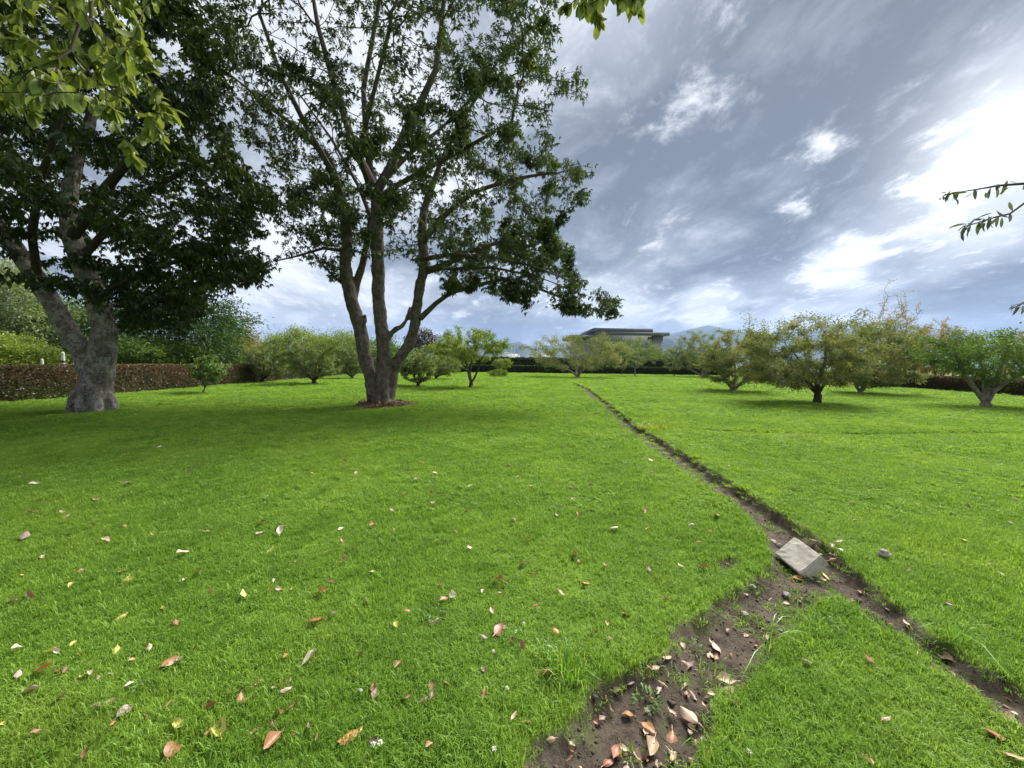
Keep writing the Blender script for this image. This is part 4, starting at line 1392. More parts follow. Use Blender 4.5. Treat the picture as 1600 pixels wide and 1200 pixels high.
def twig_leaves(P, par, r, thr, n, g, out_from=None, droop=0.7, focus=0.0):
    thin = np.where((r < thr) & (par >= 0))[0]
    has = np.zeros(len(P), bool)
    has[par[par >= 0]] = True
    tips = thin[~has[thin]]
    pool = np.concatenate([thin, tips, tips, tips])
    u, v, d = project(P[pool])
    wt = np.where((u > -150) & (u < 1750) & (v > -120) & (d > 0.5), 1.0, 1.0 - focus)
    k = g.choice(pool, n, p=wt / wt.sum())
    a = g.random(n)[:, None]
    C = P[k] * a + P[par[k]] * (1 - a)
    T = nrm(P[k] - P[par[k]]) * 0.6 + g.normal(0, 0.55, (n, 3))
    T[:, 2] -= droop
    return C, nrm(T)


# ---------------------------------------------- the tree that overhangs the camera from the left (its trunk stands out of the picture)
g = np.random.default_rng(303)
m_big = veined_mat('olive_green_broad_leaves', (0.115, 0.155, 0.025), (0.175, 0.215, 0.04), 0.5, 0.03, 0.4, 0.25)
m_big2 = veined_mat('pale_green_leaf_undersides', (0.18, 0.235, 0.06), (0.25, 0.30, 0.09), 0.45, 0.03, 0.45, 0.25)
blades = [leaf_blade('leaf', 0.135, 0.062, m_big, 0.25, 0.25, 0.64, seed=1), leaf_blade('leaf', 0.12, 0.06, m_big, 0.35, 0.1, 0.62, seed=2, twist=0.3),
          leaf_blade('leaf', 0.15, 0.07, m_big2, 0.2, 0.4, 0.66, seed=3), leaf_blade('leaf', 0.11, 0.05, m_big, 0.45, 0.2, 0.6, seed=4, twist=-0.4)]
ox = np.array([-7.2, 1.6, 0.0])
root = thing('broadleaf_tree', tuple(ox), 'tree with big olive green leaves hanging in from the top left', 'tree')
root['own_trunk'] = 1
limbs = [([(-7.2, 1.6, -0.1), (-7.1, 1.65, 1.2), (-7.0, 1.7, 2.6), (-6.8, 1.8, 3.8)], [0.34, 0.27, 0.24, 0.21], None, 0),
         ([(-5.9, 2.1, 4.6), (-4.9, 2.4, 5.0), (-3.8, 2.7, 5.0), (-3.0, 2.9, 4.8)], [0.12, 0.09, 0.07, 0.045], 0, 3),
         ([(-5.0, 2.0, 5.3), (-3.5, 2.3, 5.9), (-2.0, 2.6, 6.0), (-0.6, 2.8, 5.6), (0.3, 2.95, 5.2)], [0.10, 0.08, 0.06, 0.04, 0.025], 0, 3),
         ([(-7.6, 1.2, 4.8), (-8.3, 0.8, 6.0)], [0.13, 0.08], 0, 3)]
poly_f = [(-260, -260), (210, -260), (215, -20), (240, 40), (262, 105), (288, 180), (276, 222), (245, 215), (215, 268), (195, 262), (180, 205), (140, 185), (112, 150), (92, 175), (70, 215), (40, 190), (0, 170), (-260, 140)]
poly_t = [(840, -120), (1010, -120), (1014, 10), (988, 18), (962, 42), (932, 50), (915, 24), (868, 14)]
poly_u = [(215, -120), (360, -120), (350, -8), (320, 8), (270, 5), (235, -5)]
Q = g.uniform((-6.5, 1.6, 2.6), (1.6, 3.8, 6.4), (40000, 3))
u, v, d = project(Q)
sel = (inside_poly(u, v, poly_f) & (d > 2.1) & (d < 3.5)) | (inside_poly(u, v, poly_t) & (d > 2.4) & (d < 3.3)) | (inside_poly(u, v, poly_u) & (d > 2.4) & (d < 3.3))
A1 = np.concatenate([Q[sel][:620], Q[inside_poly(u, v, poly_t) & (d > 2.3) & (d < 3.4)][:150]])
Q = g.uniform((-10.5, -1.5, 4.2), (-4.2, 3.8, 7.5), (160, 3))
A = np.concatenate([A1, Q])
P, par, fx_, ns = colonize(limbs, A, 0.11, 0.15, iters=90, tropism=(0, 0, -0.03), jitter=0.2, g=g)
r = radii(par, fx_, 0.0035)
skeleton_parts(P, par, r, ox, limbs, ns, m_bark_dark, root)
C, T = twig_leaves(P, par, r, 0.009, 4600, g, droop=0.75, focus=0.85)
place_leaves(root, ox, C, T, blades, g, 290, scale=(0.45, 0.82))

# ---------------------------------------------- the tree whose twigs reach in from the right edge
g = np.random.default_rng(404)
m_slim = veined_mat('dark_slim_leaves', (0.06, 0.08, 0.04), (0.09, 0.11, 0.05), 0.4, 0.07, 0.35, 0.2)
blades_r = [leaf_blade('leaf', 0.12, 0.03, m_slim, 0.3, 0.25, 0.55, seed=11), leaf_blade('leaf', 0.105, 0.032, m_slim, 0.4, 0.1, 0.5, seed=12, twist=0.4), leaf_blade('leaf', 0.135, 0.034, m_slim, 0.3, 0.4, 0.55, seed=13)]
ox = np.array([10.2, 4.4, 0.0])
root = thing('broadleaf_tree', tuple(ox), 'tree whose dark leafy twigs reach in from the right edge against the sky', 'tree')
root['own_trunk'] = 1
DR = 4.0
tw1 = [tuple(at(x_, y_, DR)) for x_, y_ in [(1700, 268), (1640, 280), (1600, 287), (1560, 290), (1532, 295), (1500, 300), (1476, 304)]]
tw2 = [tuple(at(x_, y_, DR + 0.05)) for x_, y_ in [(1600, 318), (1578, 334), (1552, 340), (1528, 348), (1506, 354)]]
tw3 = [tuple(at(x_, y_, DR + 0.3)) for x_, y_ in [(1750, 440), (1660, 452), (1615, 462), (1592, 478)]]
tw4 = [tuple(at(x_, y_, DR + 0.4)) for x_, y_ in [(1690, 505), (1640, 520), (1600, 533)]]
limbs = [([(10.2, 4.4, -0.1), (10.1, 4.4, 1.3), (9.8, 4.35, 2.6), (9.4, 4.3, 3.4)], [0.24, 0.19, 0.16, 0.13], None, 0),
         ([(8.4, 4.2, 3.75), (7.4, 4.1, 3.85)] + tw1, [0.08, 0.05, 0.025, 0.016, 0.013, 0.010, 0.008, 0.006, 0.005], 0, 3),
         (tw2, [0.010, 0.009, 0.008, 0.006, 0.005], 1, 3),
         ([(8.6, 4.3, 2.7), (7.6, 4.3, 2.55)] + tw3, [0.06, 0.035, 0.015, 0.011, 0.008, 0.005], 0, 2),
         (tw4, [0.012, 0.010, 0.006], 3, 1),
         ([(10.6, 4.8, 4.4), (11.0, 5.2, 5.4)], [0.1, 0.06], 0, 3)]
A = np.concatenate([g.uniform((9.2, 3.2, 3.6), (12.5, 6.2, 6.4), (130, 3)), g.uniform((7.4, 3.8, 3.3), (9.2, 4.6, 4.2), (25, 3))])
P, par, fx_, ns = colonize(limbs, A, 0.16, 0.22, di=1.4, iters=60, jitter=0.2, g=g)
r = radii(par, fx_, 0.004)
skeleton_parts(P, par, r, ox, limbs, ns, m_bark_dark, root)
C, T = twig_leaves(P, par, r, 0.010, 420, g, droop=0.8)
Pt, Tt = [], []
for tw, n_ in ((tw1[2:], 22), (tw2[1:], 28), (tw3[2:], 12), (tw4[1:], 8)):
    tw = np.array(tw)
    tt = 1 - g.random(n_) ** 1.3
    clump = np.round(tt * 6) / 6 * 0.7 + tt * 0.3
    s_ = clump * (len(tw) - 1)
    q = np.stack([np.interp(s_, np.arange(len(tw)), tw[:, c_]) for c_ in range(3)], 1) + g.normal(0, 0.028, (n_, 3))
    d_ = nrm(tw[-1] - tw[0])[None] * g.uniform(-0.3, 1.0, (n_, 1)) + g.normal(0, 0.6, (n_, 3))
    d_[:, 2] -= g.uniform(0.0, 1.0, n_)
    Pt.append(q)
    Tt.append(nrm(d_))
C = np.concatenate([C] + Pt)
T = np.concatenate([T] + Tt)
place_leaves(root, ox, C, T, blades_r, g, 150, scale=(0.5, 1.15))


# ------------------------------------------------------------------ grass: real blades in small tufts, scattered over the lawn
def tuft(name, mat, g, blades=26, rad=0.05, h=(0.035, 0.07), wd=(0.0028, 0.0045), lean=0.9):
    V, Fq, tone, k = [], [], [], 0
    for _ in range(blades):
        a = g.random() * 6.283
        q = rad * math.sqrt(g.random())
        p0 = np.array([q * math.cos(a), q * math.sin(a), -0.012])
        th = a + g.normal(0, 1.2)
        d = np.array([math.cos(th), math.sin(th), 0])
        s = np.array([-d[1], d[0], 0])
        H = g.uniform(*h)
        ln_ = abs(g.normal(0.35, 0.35)) * lean
        wv_ = g.uniform(*wd)
        pts = [p0, p0 + np.array([0, 0, H * 0.5]) + d * H * 0.18 * ln_, p0 + np.array([0, 0, H * (0.88 - 0.15 * ln_)]) + d * H * 0.55 * ln_,
               p0 + np.array([0, 0, H * (1.0 - 0.38 * ln_)]) + d * H * 1.05 * ln_]
        for p_, f_ in zip(pts[:3], (0.9, 1.0, 0.7)):
            V += [p_ - s * wv_ * f_ / 2, p_ + s * wv_ * f_ / 2]
        V.append(pts[3])
        Fq += [(k, k + 1, k + 3, k + 2), (k + 2, k + 3, k + 5, k + 4)]
        tone += [g.random()] * 7
        k += 7
    tri = np.array([(i * 7 + 4, i * 7 + 5, i * 7 + 6) for i in range(blades)])
    me_ = mesh_np(name, np.array(V), [np.array(Fq), tri], tone=np.array(tone), smooth=True)
    me_.materials.append(mat)
    return me_


def clover(name, mat, g, n=7, rad=0.05):
    V, Fq, k = [], [], 0
    for _ in range(n):
        c = np.array([g.uniform(-rad, rad), g.uniform(-rad, rad), g.uniform(0.025, 0.05)])
        ph = g.random() * 6.28
        for i in range(3):
            a = ph + i * 2.094
            rl = g.uniform(0.008, 0.012)
            ring = []
            for b, f_ in ((-0.55, 0.55), (-0.4, 1.0), (0, 0.92), (0.4, 1.0), (0.55, 0.55)):
                ring.append(c + np.array([math.cos(a + b) * rl * f_ * 1.2, math.sin(a + b) * rl * f_ * 1.2, 0.003 * f_ - abs(b) * 0.004]))
            V += [c] + ring
            Fq += [(k, k + 1, k + 2), (k, k + 2, k + 3), (k, k + 3, k + 4), (k, k + 4, k + 5)]
            k += 6
        V += [c, c + np.array([0.0012, 0, 0]), np.array([c[0], c[1], -0.01])]
        Fq.append((k, k + 1, k + 2))
        k += 3
    me_ = mesh_np(name, np.array(V), np.array(Fq), tone=np.full(len(V), 0.6))
    me_.materials.append(mat)
    return me_


m_grass, t, out = material('grass_blades')
a_n = t.n('ShaderNodeAttribute', attribute_name='tone')
oi = t.n('ShaderNodeObjectInfo')
geo = t.n('ShaderNodeNewGeometry')
f_ = t.math('ADD', t.math('MULTIPLY', a_n.outputs['Fac'], 0.6), t.math('MULTIPLY', oi.outputs['Random'], 0.4))
c = t.ramp(f_, [(0.0, (0.078, 0.18, 0.024)), (0.4, (0.148, 0.28, 0.042)), (0.75, (0.21, 0.352, 0.056)), (0.95, (0.26, 0.41, 0.07)), (1.0, (0.42, 0.38, 0.18))])
nA = t.noise(geo.outputs['Position'], 0.5, 4, 0.6)
c = t.mix(t.math('MULTIPLY', t.remap(nA, 0.42, 0.62), 0.6), c, (0.25, 0.385, 0.06, 1))
nD = t.noise(geo.outputs['Position'], 1.15, 5, 0.7)
c = t.mix(t.math('MULTIPLY', t.remap(nD, 0.55, 0.70), 0.32), c, (0.33, 0.38, 0.10, 1))
nB = t.noise(geo.outputs['Position'], 2.3, 4, 0.65)
c = t.mix(t.math('MULTIPLY', t.remap(nB, 0.48, 0.68), 0.55), c, (0.10, 0.21, 0.024, 1))
d = t.n('ShaderNodeBsdfDiffuse', i_Color=c)
tr = t.n('ShaderNodeBsdfTranslucent', i_Color=t.mix(1.0, c, (1.35, 1.25, 0.8, 1), 'MULTIPLY'))
mx = t.n('ShaderNodeMixShader', i_0=0.46, i_1=d.outputs[0], i_2=tr.outputs[0])
gl = t.n('ShaderNodeBsdfGlossy', i_Roughness=0.45, i_Color=(0.9, 1.0, 0.85, 1))
mx2 = t.n('ShaderNodeMixShader', i_0=0.012, i_1=mx.outputs[0], i_2=gl.outputs[0])
m_grass.node_tree.links.new(mx2.outputs[0], out.inputs[0])
m_clover = leaf_mat('clover_leaves', [(0.0, (0.07, 0.15, 0.02)), (1.0, (0.13, 0.24, 0.03))], 0.4, 0.0)

kit = bpy.data.collections.new('grass_kit')          # never linked to the scene: only the shapes that the scatter repeats
g = np.random.default_rng(9)
kit_meshes = [tuft('tuft_a', m_grass, g), tuft('tuft_b', m_grass, g, 24, 0.045, (0.03, 0.06)), tuft('tuft_c', m_grass, g, 30, 0.055, (0.03, 0.065), lean=1.3),
              tuft('tuft_d', m_grass, g, 22, 0.05, (0.045, 0.095), (0.003, 0.005)), clover('tuft_e', m_clover, g),
              tuft('tuft_f', m_grass, g, 44, 0.075, (0.03, 0.055), (0.006, 0.010), lean=1.2), tuft('tuft_g', m_grass, g, 40, 0.08, (0.035, 0.065), (0.006, 0.011))]
for me_ in kit_meshes:
    kit.objects.link(bpy.data.objects.new(me_.name, me_))


def scatter_points(bands, g):
    X, Y, S, Z, K = [], [], [], [], []
    for y0, y1, per, sxy, sz, kinds in bands:
        area = 1.55 * (y1 * y1 - y0 * y0) + 4.0 * (y1 - y0)
        n = int(area * per)
        y = np.sqrt(g.random(n) * (y1 * y1 - y0 * y0) + y0 * y0)
        x = g.uniform(-1, 1, n) * (1.5 * y + 2.0)
        X.append(x)
        Y.append(y)
        S.append(sxy * g.uniform(0.8, 1.25, n))
        Z.append(sz * g.uniform(0.7, 1.3, n))
        K.append(g.choice([k_ for k_, _ in kinds], n, p=np.array([p_ for _, p_ in kinds]) / sum(p_ for _, p_ in kinds)))
    return [np.concatenate(q) for q in (X, Y, S, Z, K)]


near_k = [(0, 4), (1, 4), (2, 4), (3, 1.4), (4, 0.5)]
bands = [(0.5, 2.2, 1200, 0.85, 0.66, near_k), (2.2, 4.0, 900, 0.95, 0.66, near_k), (4.0, 7.0, 460, 1.1, 0.72, [(0, 3), (1, 3), (2, 3), (3, 1), (5, 3)]),
         (7.0, 12.0, 200, 1.35, 0.85, [(5, 3), (6, 3), (0, 1)]), (12, 22, 75, 2.0, 0.95, [(5, 1), (6, 1)]), (22, 57, 17, 3.4, 1.3, [(5, 1), (6, 1)])]
x, y, sx, sz, kk = scatter_points(bands, g)
reg = (x > -1.2) & (x < 7.2) & (y > 0.2) & (y < 38)
s_ = np.full(len(x), -9.0)
s_[reg] = soil_sdf(x[reg], y[reg])
patchy = vnoise(x, y, 4.5, 41) + 0.6 * vnoise(x, y, 11, 42)
keep = (s_ < -0.012 - 0.03 * sstep(4, 9, y)) | ((s_ > 0.02) & (g.random(len(x)) < 0.34 * sstep(0.15, 0.9, patchy)) & (y < 6)) | ((s_ >= 0) & (s_ < 0.05) & (g.random(len(x)) < 0.3)) | ((s_ > 0) & (y > 5) & (g.random(len(x)) < 0.12 + 0.3 * sstep(0.1, 0.7, patchy)))
keep &= (x > -17) & (x < 30.3)
fu_ = -furrow(x, y)
keep &= ~((fu_ > 0.07) & (g.random(len(x)) < 0.75))
for bx_, by_, rb in [(gnd(595, 634).x, gnd(595, 634).y, 0.95), (gnd(148, 643).x, gnd(148, 643).y, 0.62)]:
    keep &= np.hypot(x - bx_, y - by_) > rb
dry = np.array(gnd(912, 886)[:2])
keep &= ~((np.hypot((x - dry[0]) / 0.16, (y - dry[1]) / 0.12) < 1) & (g.random(len(x)) < 0.45))
x, y, sx, sz, kk, s_ = [q[keep] for q in (x, y, sx, sz, kk, s_)]
# longer growth along the ditch edge and in the old furrows, short and thin on the bare soil
edge = np.exp(-np.clip(-s_, 0, 9) / 0.10)
fur = -furrow(x, y)
grow = 1 + 0.2 * edge * (s_ < 0) + 1.2 * np.clip(fur, 0, 0.12) + 0.3 * vnoise(x, y, 1.3, 44) + 0.3 * vnoise(x, y, 4.0, 45)
grow = np.where(s_ >= 0, 0.6, grow)
z = height(x, y)
n = len(x)
pm = bpy.data.meshes.new('grass')
pm.vertices.add(n)
pm.vertices.foreach_set('co', np.stack([x, y, z], 1).astype(np.float32).ravel())
rot = np.stack([g.normal(0, 0.14, n), g.normal(0, 0.14, n), g.random(n) * 6.283], 1)
scl = np.stack([sx, sx, sz * grow], 1)
for nm, ty, arr in (('turn', 'FLOAT_VECTOR', rot), ('size', 'FLOAT_VECTOR', scl)):
    pm.attributes.new(nm, ty, 'POINT').data.foreach_set('vector', arr.astype(np.float32).ravel())
pm.attributes.new('pick', 'INT', 'POINT').data.foreach_set('value', kk.astype(np.int32))
pm.update()
grass = tag(obj('grass', pm, None), 'short green grass covering the lawn', 'grass', None, 'stuff')
gt = bpy.data.node_groups.new('scatter_tufts', 'GeometryNodeTree')
gt.interface.new_socket('Geometry', in_out='INPUT', socket_type='NodeSocketGeometry')
gt.interface.new_socket('Geometry', in_out='OUTPUT', socket_type='NodeSocketGeometry')
gi, go = gt.nodes.new('NodeGroupInput'), gt.nodes.new('NodeGroupOutput')
ci = gt.nodes.new('GeometryNodeCollectionInfo')
ci.inputs['Collection'].default_value = kit
ci.inputs['Separate Children'].default_value = True
ci.inputs['Reset Children'].default_value = True
ip = gt.nodes.new('GeometryNodeInstanceOnPoints')
ip.inputs['Pick Instance'].default_value = True


def named(nm, ty):
    q = gt.nodes.new('GeometryNodeInputNamedAttribute')
    q.data_type = ty
    q.inputs['Name'].default_value = nm
    return q.outputs[0]


e2r = gt.nodes.new('FunctionNodeEulerToRotation')
gt.links.new(named('turn', 'FLOAT_VECTOR'), e2r.inputs[0])
gt.links.new(gi.outputs[0], ip.inputs['Points'])
gt.links.new(ci.outputs[0], ip.inputs['Instance'])
gt.links.new(named('pick', 'INT'), ip.inputs['Instance Index'])
gt.links.new(e2r.outputs[0], ip.inputs['Rotation'])
gt.links.new(named('size', 'FLOAT_VECTOR'), ip.inputs['Scale'])
gt.links.new(ip.outputs[0], go.inputs[0])
grass.modifiers.new('scatter', 'NODES').node_group = gt


# ------------------------------------------------------------------ single plants on the lawn
def big_tuft(px, py, label, mat, blades, rad, h, wd, lean=1.0, cat='grass tuft'):
    b = gnd(px, py)
    g_ = np.random.default_rng(int(px))
    me_ = tuft('grass_tuft', mat, g_, blades, rad, h, wd, lean)
    tag(obj('grass_tuft', me_, None, None, (b.x, b.y, hgt(b.x, b.y))), label, cat)


m_bright = leaf_mat('bright_long_grass', [(0, (0.10, 0.24, 0.02)), (0.6, (0.17, 0.33, 0.03)), (1, (0.28, 0.36, 0.06))], 0.45, 0.04)
m_yellow = leaf_mat('yellowing_long_grass', [(0, (0.14, 0.24, 0.02)), (0.5, (0.26, 0.30, 0.03)), (1, (0.38, 0.36, 0.06))], 0.45, 0.04)
big_tuft(888, 1058, 'taller bright green grass tuft left of the soil path', m_bright, 110, 0.085, (0.08, 0.15), (0.004, 0.007), 1.1)
big_tuft(858, 1030, 'small bright grass tuft beside the taller one left of the path', m_bright, 45, 0.05, (0.06, 0.11), (0.004, 0.006), 1.1)
big_tuft(1022, 669, 'yellowish long grass clump on the far bank of the ditch', m_yellow, 420, 0.42, (0.08, 0.17), (0.010, 0.018), 1.1)
big_tuft(1050, 668, 'yellowish long grass clump trailing right along the old furrow', m_yellow, 260, 0.34, (0.06, 0.12), (0.010, 0.016), 1.1)
big_tuft(1195, 1012, 'long arching grass blades at the right rim of the soil path', m_bright, 14, 0.04, (0.14, 0.22), (0.004, 0.006), 1.5)
big_tuft(1490, 1010, 'long arching grass blades on the bank of the right ditch arm', m_bright, 12, 0.05, (0.14, 0.24), (0.004, 0.006), 1.5)
big_tuft(1060, 1048, 'green grass tuft growing in the middle of the soil path', m_bright, 30, 0.05, (0.04, 0.09), (0.003, 0.005), 1.0)
big_tuft(1120, 1040, 'dense green tuft on the soil path near its right side', m_bright, 70, 0.09, (0.04, 0.08), (0.003, 0.005), 1.0)
big_tuft(985, 1160, 'bright green tuft low on the soil path near the frame bottom', m_bright, 36, 0.04, (0.03, 0.07), (0.003, 0.005), 1.2)
big_tuft(1245, 922, 'green tuft just below the concrete block', m_bright, 50, 0.08, (0.04, 0.08), (0.003, 0.005), 1.0)
m_weed = leaf_mat('grey_green_weed', [(0, (0.11, 0.19, 0.06)), (1, (0.19, 0.28, 0.11))], 0.3, 0.01)


def weed(px, py, label, n, rad, leaf_l):
    b = gnd(px, py)
    g_ = np.random.default_rng(int(px + py))
    a = g_.random(n) * 6.283
    q = rad * np.sqrt(g_.random(n))
    C = np.stack([q * np.cos(a), q * np.sin(a), g_.uniform(0.01, 0.05, n)], 1)
    T = np.stack([np.cos(a), np.sin(a), g_.uniform(0.1, 0.8, n)], 1) + g_.normal(0, 0.3, (n, 3))
    V, Fq = leaf_arrays(C, T, g_.uniform(0.6, 1.2, n) * leaf_l, g_.uniform(0.3, 0.45, n) * leaf_l, g_, 0.2)
    tag(obj('weed', mesh_np('weed', V, Fq, tone=np.repeat(g_.random(n), 4)), m_weed, None, (b.x, b.y, hgt(b.x, b.y))), label, 'weed')


weed(680, 962, 'grey green rosette weed in the lawn below the pale leaf', 60, 0.07, 0.028)
weed(1012, 1083, 'grey green weed growing on the soil path among brown leaves', 70, 0.06, 0.035)
weed(1085, 1000, 'grey green weed at the upper left of the soil path', 45, 0.05, 0.03)
weed(1292, 982, 'grey green rosette weed on the grass wedge between the two ditches', 45, 0.07, 0.04)
weed(226, 1074, 'pale spiky weed in the lawn at lower left', 18, 0.03, 0.03)
m_flower = plain_mat('white_clover_petals', (0.75, 0.74, 0.68), 0.8, 0.1, 60, 0.3, 0.002)
for k, (fx1, fy1) in enumerate([(583, 1183), (594, 1180), (771, 1031), (792, 1092), (788, 991), (806, 998), (772, 1194), (1170, 1196), (818, 985)]):
    b = gnd(fx1, fy1)
    V, Fc, kq = [], [], 0
    g_ = np.random.default_rng(k)
    for _ in range(34):
        d3 = g_.normal(0, 1, 3)
        d3 /= np.linalg.norm(d3)
        s3 = np.cross(d3, [0.3, 0.5, 0.8])
        s3 /= np.linalg.norm(s3)
        V += [d3 * 0.003, d3 * 0.009 + s3 * 0.0022, d3 * 0.011, d3 * 0.009 - s3 * 0.0022]
        Fc.append((kq, kq + 1, kq + 2, kq + 3))
        kq += 4
    fl = thing('clover_flower', (b.x, b.y, hgt(b.x, b.y)), 'tiny white clover flower among the near lawn grass', 'flower', 'white clover flowers in the near lawn')
    obj('blossom', mesh_np('blossom', np.array(V), np.array(Fc)), m_flower, fl, (0, 0, 0.062))
    V, Fq = frusta(np.array([[0, 0, -0.01]]), np.array([[0, 0, 0.06]]), np.array([0.0012]), np.array([0.001]), 5)
    obj('stalk', mesh_np('stalk', V, Fq), m_clover, fl)


# ------------------------------------------------------------------ stones
def stone_mesh(name, r_, g_, squash=0.7, sub=2):
    bm = bmesh.new()
    bmesh.ops.create_icosphere(bm, subdivisions=sub, radius=r_)
    ph = g_.random(6) * 6
    for v in bm.verts:
        d3 = v.co.normalized()
        f = 1 + 0.16 * math.sin(3 * d3.x + ph[0]) + 0.14 * math.sin(4 * d3.y + ph[1]) + 0.12 * math.sin(5 * d3.z + ph[2] + 2 * d3.x) + g_.normal(0, 0.03)
        v.co = v.co * f
        v.co.z *= squash
    me_ = bpy.data.meshes.new(name)
    bm.to_mesh(me_)
    bm.free()
    for p_ in me_.polygons:
        p_.use_smooth = sub > 2
    return me_


m_conc, t, out = material('weathered_concrete')
tco = t.n('ShaderNodeTexCoord').outputs['Object']
n1, n2, n3 = t.noise(tco, 9, 6, 0.65), t.noise(tco, 70, 5, 0.7), t.noise(tco, 170, 3, 0.6)
c = t.mix(t.remap(n1, 0.35, 0.68), (0.46, 0.42, 0.345, 1), (0.66, 0.62, 0.53, 1))
c = t.mix(t.math('MULTIPLY', t.remap(n2, 0.55, 0.7), 0.5), c, (0.20, 0.18, 0.15, 1))
c = t.mix(t.math('MULTIPLY', t.remap(n3, 0.6, 0.72), 0.35), c, (0.5, 0.48, 0.43, 1))
b_ = t.n('ShaderNodeBump', i_Strength=0.7, i_Distance=0.004, i_Height=t.math('ADD', n2, t.math('MULTIPLY', n3, 0.5)))
p = t.n('ShaderNodeBsdfPrincipled', i_Base_Color=c, i_Roughness=0.92, i_Normal=b_.outputs[0])
m_conc.node_tree.links.new(p.outputs[0], out.inputs[0])

# the tilted block: fit its top face to the four seen corners, then give it thickness
cen = Vector((2.3411, 3.0498, 0.07))
lx, ly = 0.29, 0.217
blk_rot = Matrix.Rotation(-1.6337, 3, 'Z') @ Matrix.Rotation(0.7664, 3, 'X') @ Matrix.Rotation(0.0932, 3, 'Y')
bm = bmesh.new()
bmesh.ops.create_cube(bm, size=1)
bmesh.ops.scale(bm, vec=(lx, ly, 0.10), verts=bm.verts)
bmesh.ops.translate(bm, vec=(0, 0, -0.05), verts=bm.verts)
bmesh.ops.bevel(bm, geom=bm.edges[:], offset=0.007, segments=2, affect='EDGES')
bmesh.ops.subdivide_edges(bm, edges=[e for e in bm.edges if e.calc_length() > 0.06], cuts=6, use_grid_fill=True)
gb = np.random.default_rng(66)
for v in bm.verts:
    v.co += Vector(gb.normal(0, 0.0011, 3))
me = bpy.data.meshes.new('concrete_block')
bm.to_mesh(me)
bm.free()
blk = obj('concrete_block', me, m_conc)
blk.matrix_world = Matrix.Translation(cen) @ blk_rot.to_4x4()
tag(blk, 'tilted grey concrete block lying where the ditch meets the soil path', 'block')
m_stone = plain_mat('pale_stone', (0.36, 0.31, 0.26), 0.9, 0.3, 18, 0.5, 0.004)
m_stone2 = plain_mat('grey_pebble', (0.26, 0.25, 0.24), 0.85, 0.3, 24, 0.4, 0.003)
m_fruit = plain_mat('yellow_green_fruit', (0.36, 0.38, 0.12), 0.45, 0.15, 20, 0.1, 0.002)
g = np.random.default_rng(67)
for px, py, rp, mt, lab, nm in [(1380, 883, 11, m_stone, 'pale broken stone on the grass right of the ditch', 'stone'), (1031, 1186, 5, m_stone, 'small whitish pebble low on the soil path', 'pebble'),
                                (1164, 957, 7, m_stone, 'round tan stone on the soil path below the block', 'stone'), (1228, 926, 7, m_stone2, 'flat grey stone on the soil below the block', 'stone'),
                                (1176, 919, 6, m_stone2, 'grey stone at the left rim of the soil path', 'stone'), (1208, 848, 7, m_stone, 'pinkish stone beside the left corner of the block', 'stone'),
                                (1218, 852, 6, m_stone2, 'grey pebble touching the left side of the block', 'pebble'), (1262, 899, 5, m_fruit, 'yellow green fallen fruit below the block', 'fallen_fruit'),
                                (1269, 903, 4, m_stone, 'small tan fallen fruit beside the green one', 'fallen_fruit'), (563, 1095, 5, m_stone2, 'mauve grey pebble in the lawn above the curled leaf', 'pebble'),
                                (1219, 1000, 5, m_stone2, 'whitish pebble on the right rim of the soil path', 'pebble'), (1458, 1070, 5, m_stone2, 'grey pebble in the right ditch arm', 'pebble')]:
    b = gnd(px, py, -0.03 if nm != 'x' else 0)
    dd = float(project([b])[2][0])
    rr = rp * dd / F_PX * 0.72
    o = obj(nm, stone_mesh(nm, rr, g, 0.75, 3 if mt is m_fruit else 2), mt, None, (b.x, b.y, hgt(b.x, b.y) + rr * 0.4 + (0.03 if (px < 700 or px == 1380) else 0)))
    o.rotation_euler = (g.normal(0, 0.2), g.normal(0, 0.2), g.random() * 6)
    tag(o, lab, 'fruit' if 'fruit' in nm else 'stone')
# crumbs of earth on the bare soil
cx_ = g.uniform(0.2, 6.0, 60000)
cy_ = g.uniform(0.8, 8.0, 60000)
sc_ = soil_sdf(cx_, cy_)
kp = (sc_ > 0.01) & (g.random(60000) < np.clip(2.6 / cy_, 0, 1))
cx_, cy_ = cx_[kp][:9000], cy_[kp][:9000]
n = len(cx_)
cz_ = height(cx_, cy_)
ico = np.array([(0, 0, 1), (0.94, 0, 0.2), (0.1, 0.95, 0.25), (-0.9, 0.2, 0.1), (-0.1, -0.9, 0.2), (0, 0, -0.6)])
sz_ = np.exp(g.normal(-5.65, 0.6, n))
V = (ico[None] * (1 + g.normal(0, 0.22, (n, 6, 3)))) * sz_[:, None, None] + np.stack([cx_, cy_, cz_], 1)[:, None]
tri = np.array([(0, 1, 2), (0, 2, 3), (0, 3, 4), (0, 4, 1), (5, 2, 1), (5, 3, 2), (5, 4, 3), (5, 1, 4)])
Fq = (np.arange(n)[:, None, None] * 6 + tri[None]).reshape(-1, 3)
m_crumb = plain_mat('earth_crumbs', (0.08, 0.063, 0.049), 0.95, 0.45, 9, 0.3, 0.004)
tag(obj('earth_crumbs', mesh_np('earth_crumbs', V.reshape(-1, 3), Fq), m_crumb), 'crumbs of dark earth strewn over the soil path and ditch', 'soil', None, 'stuff')

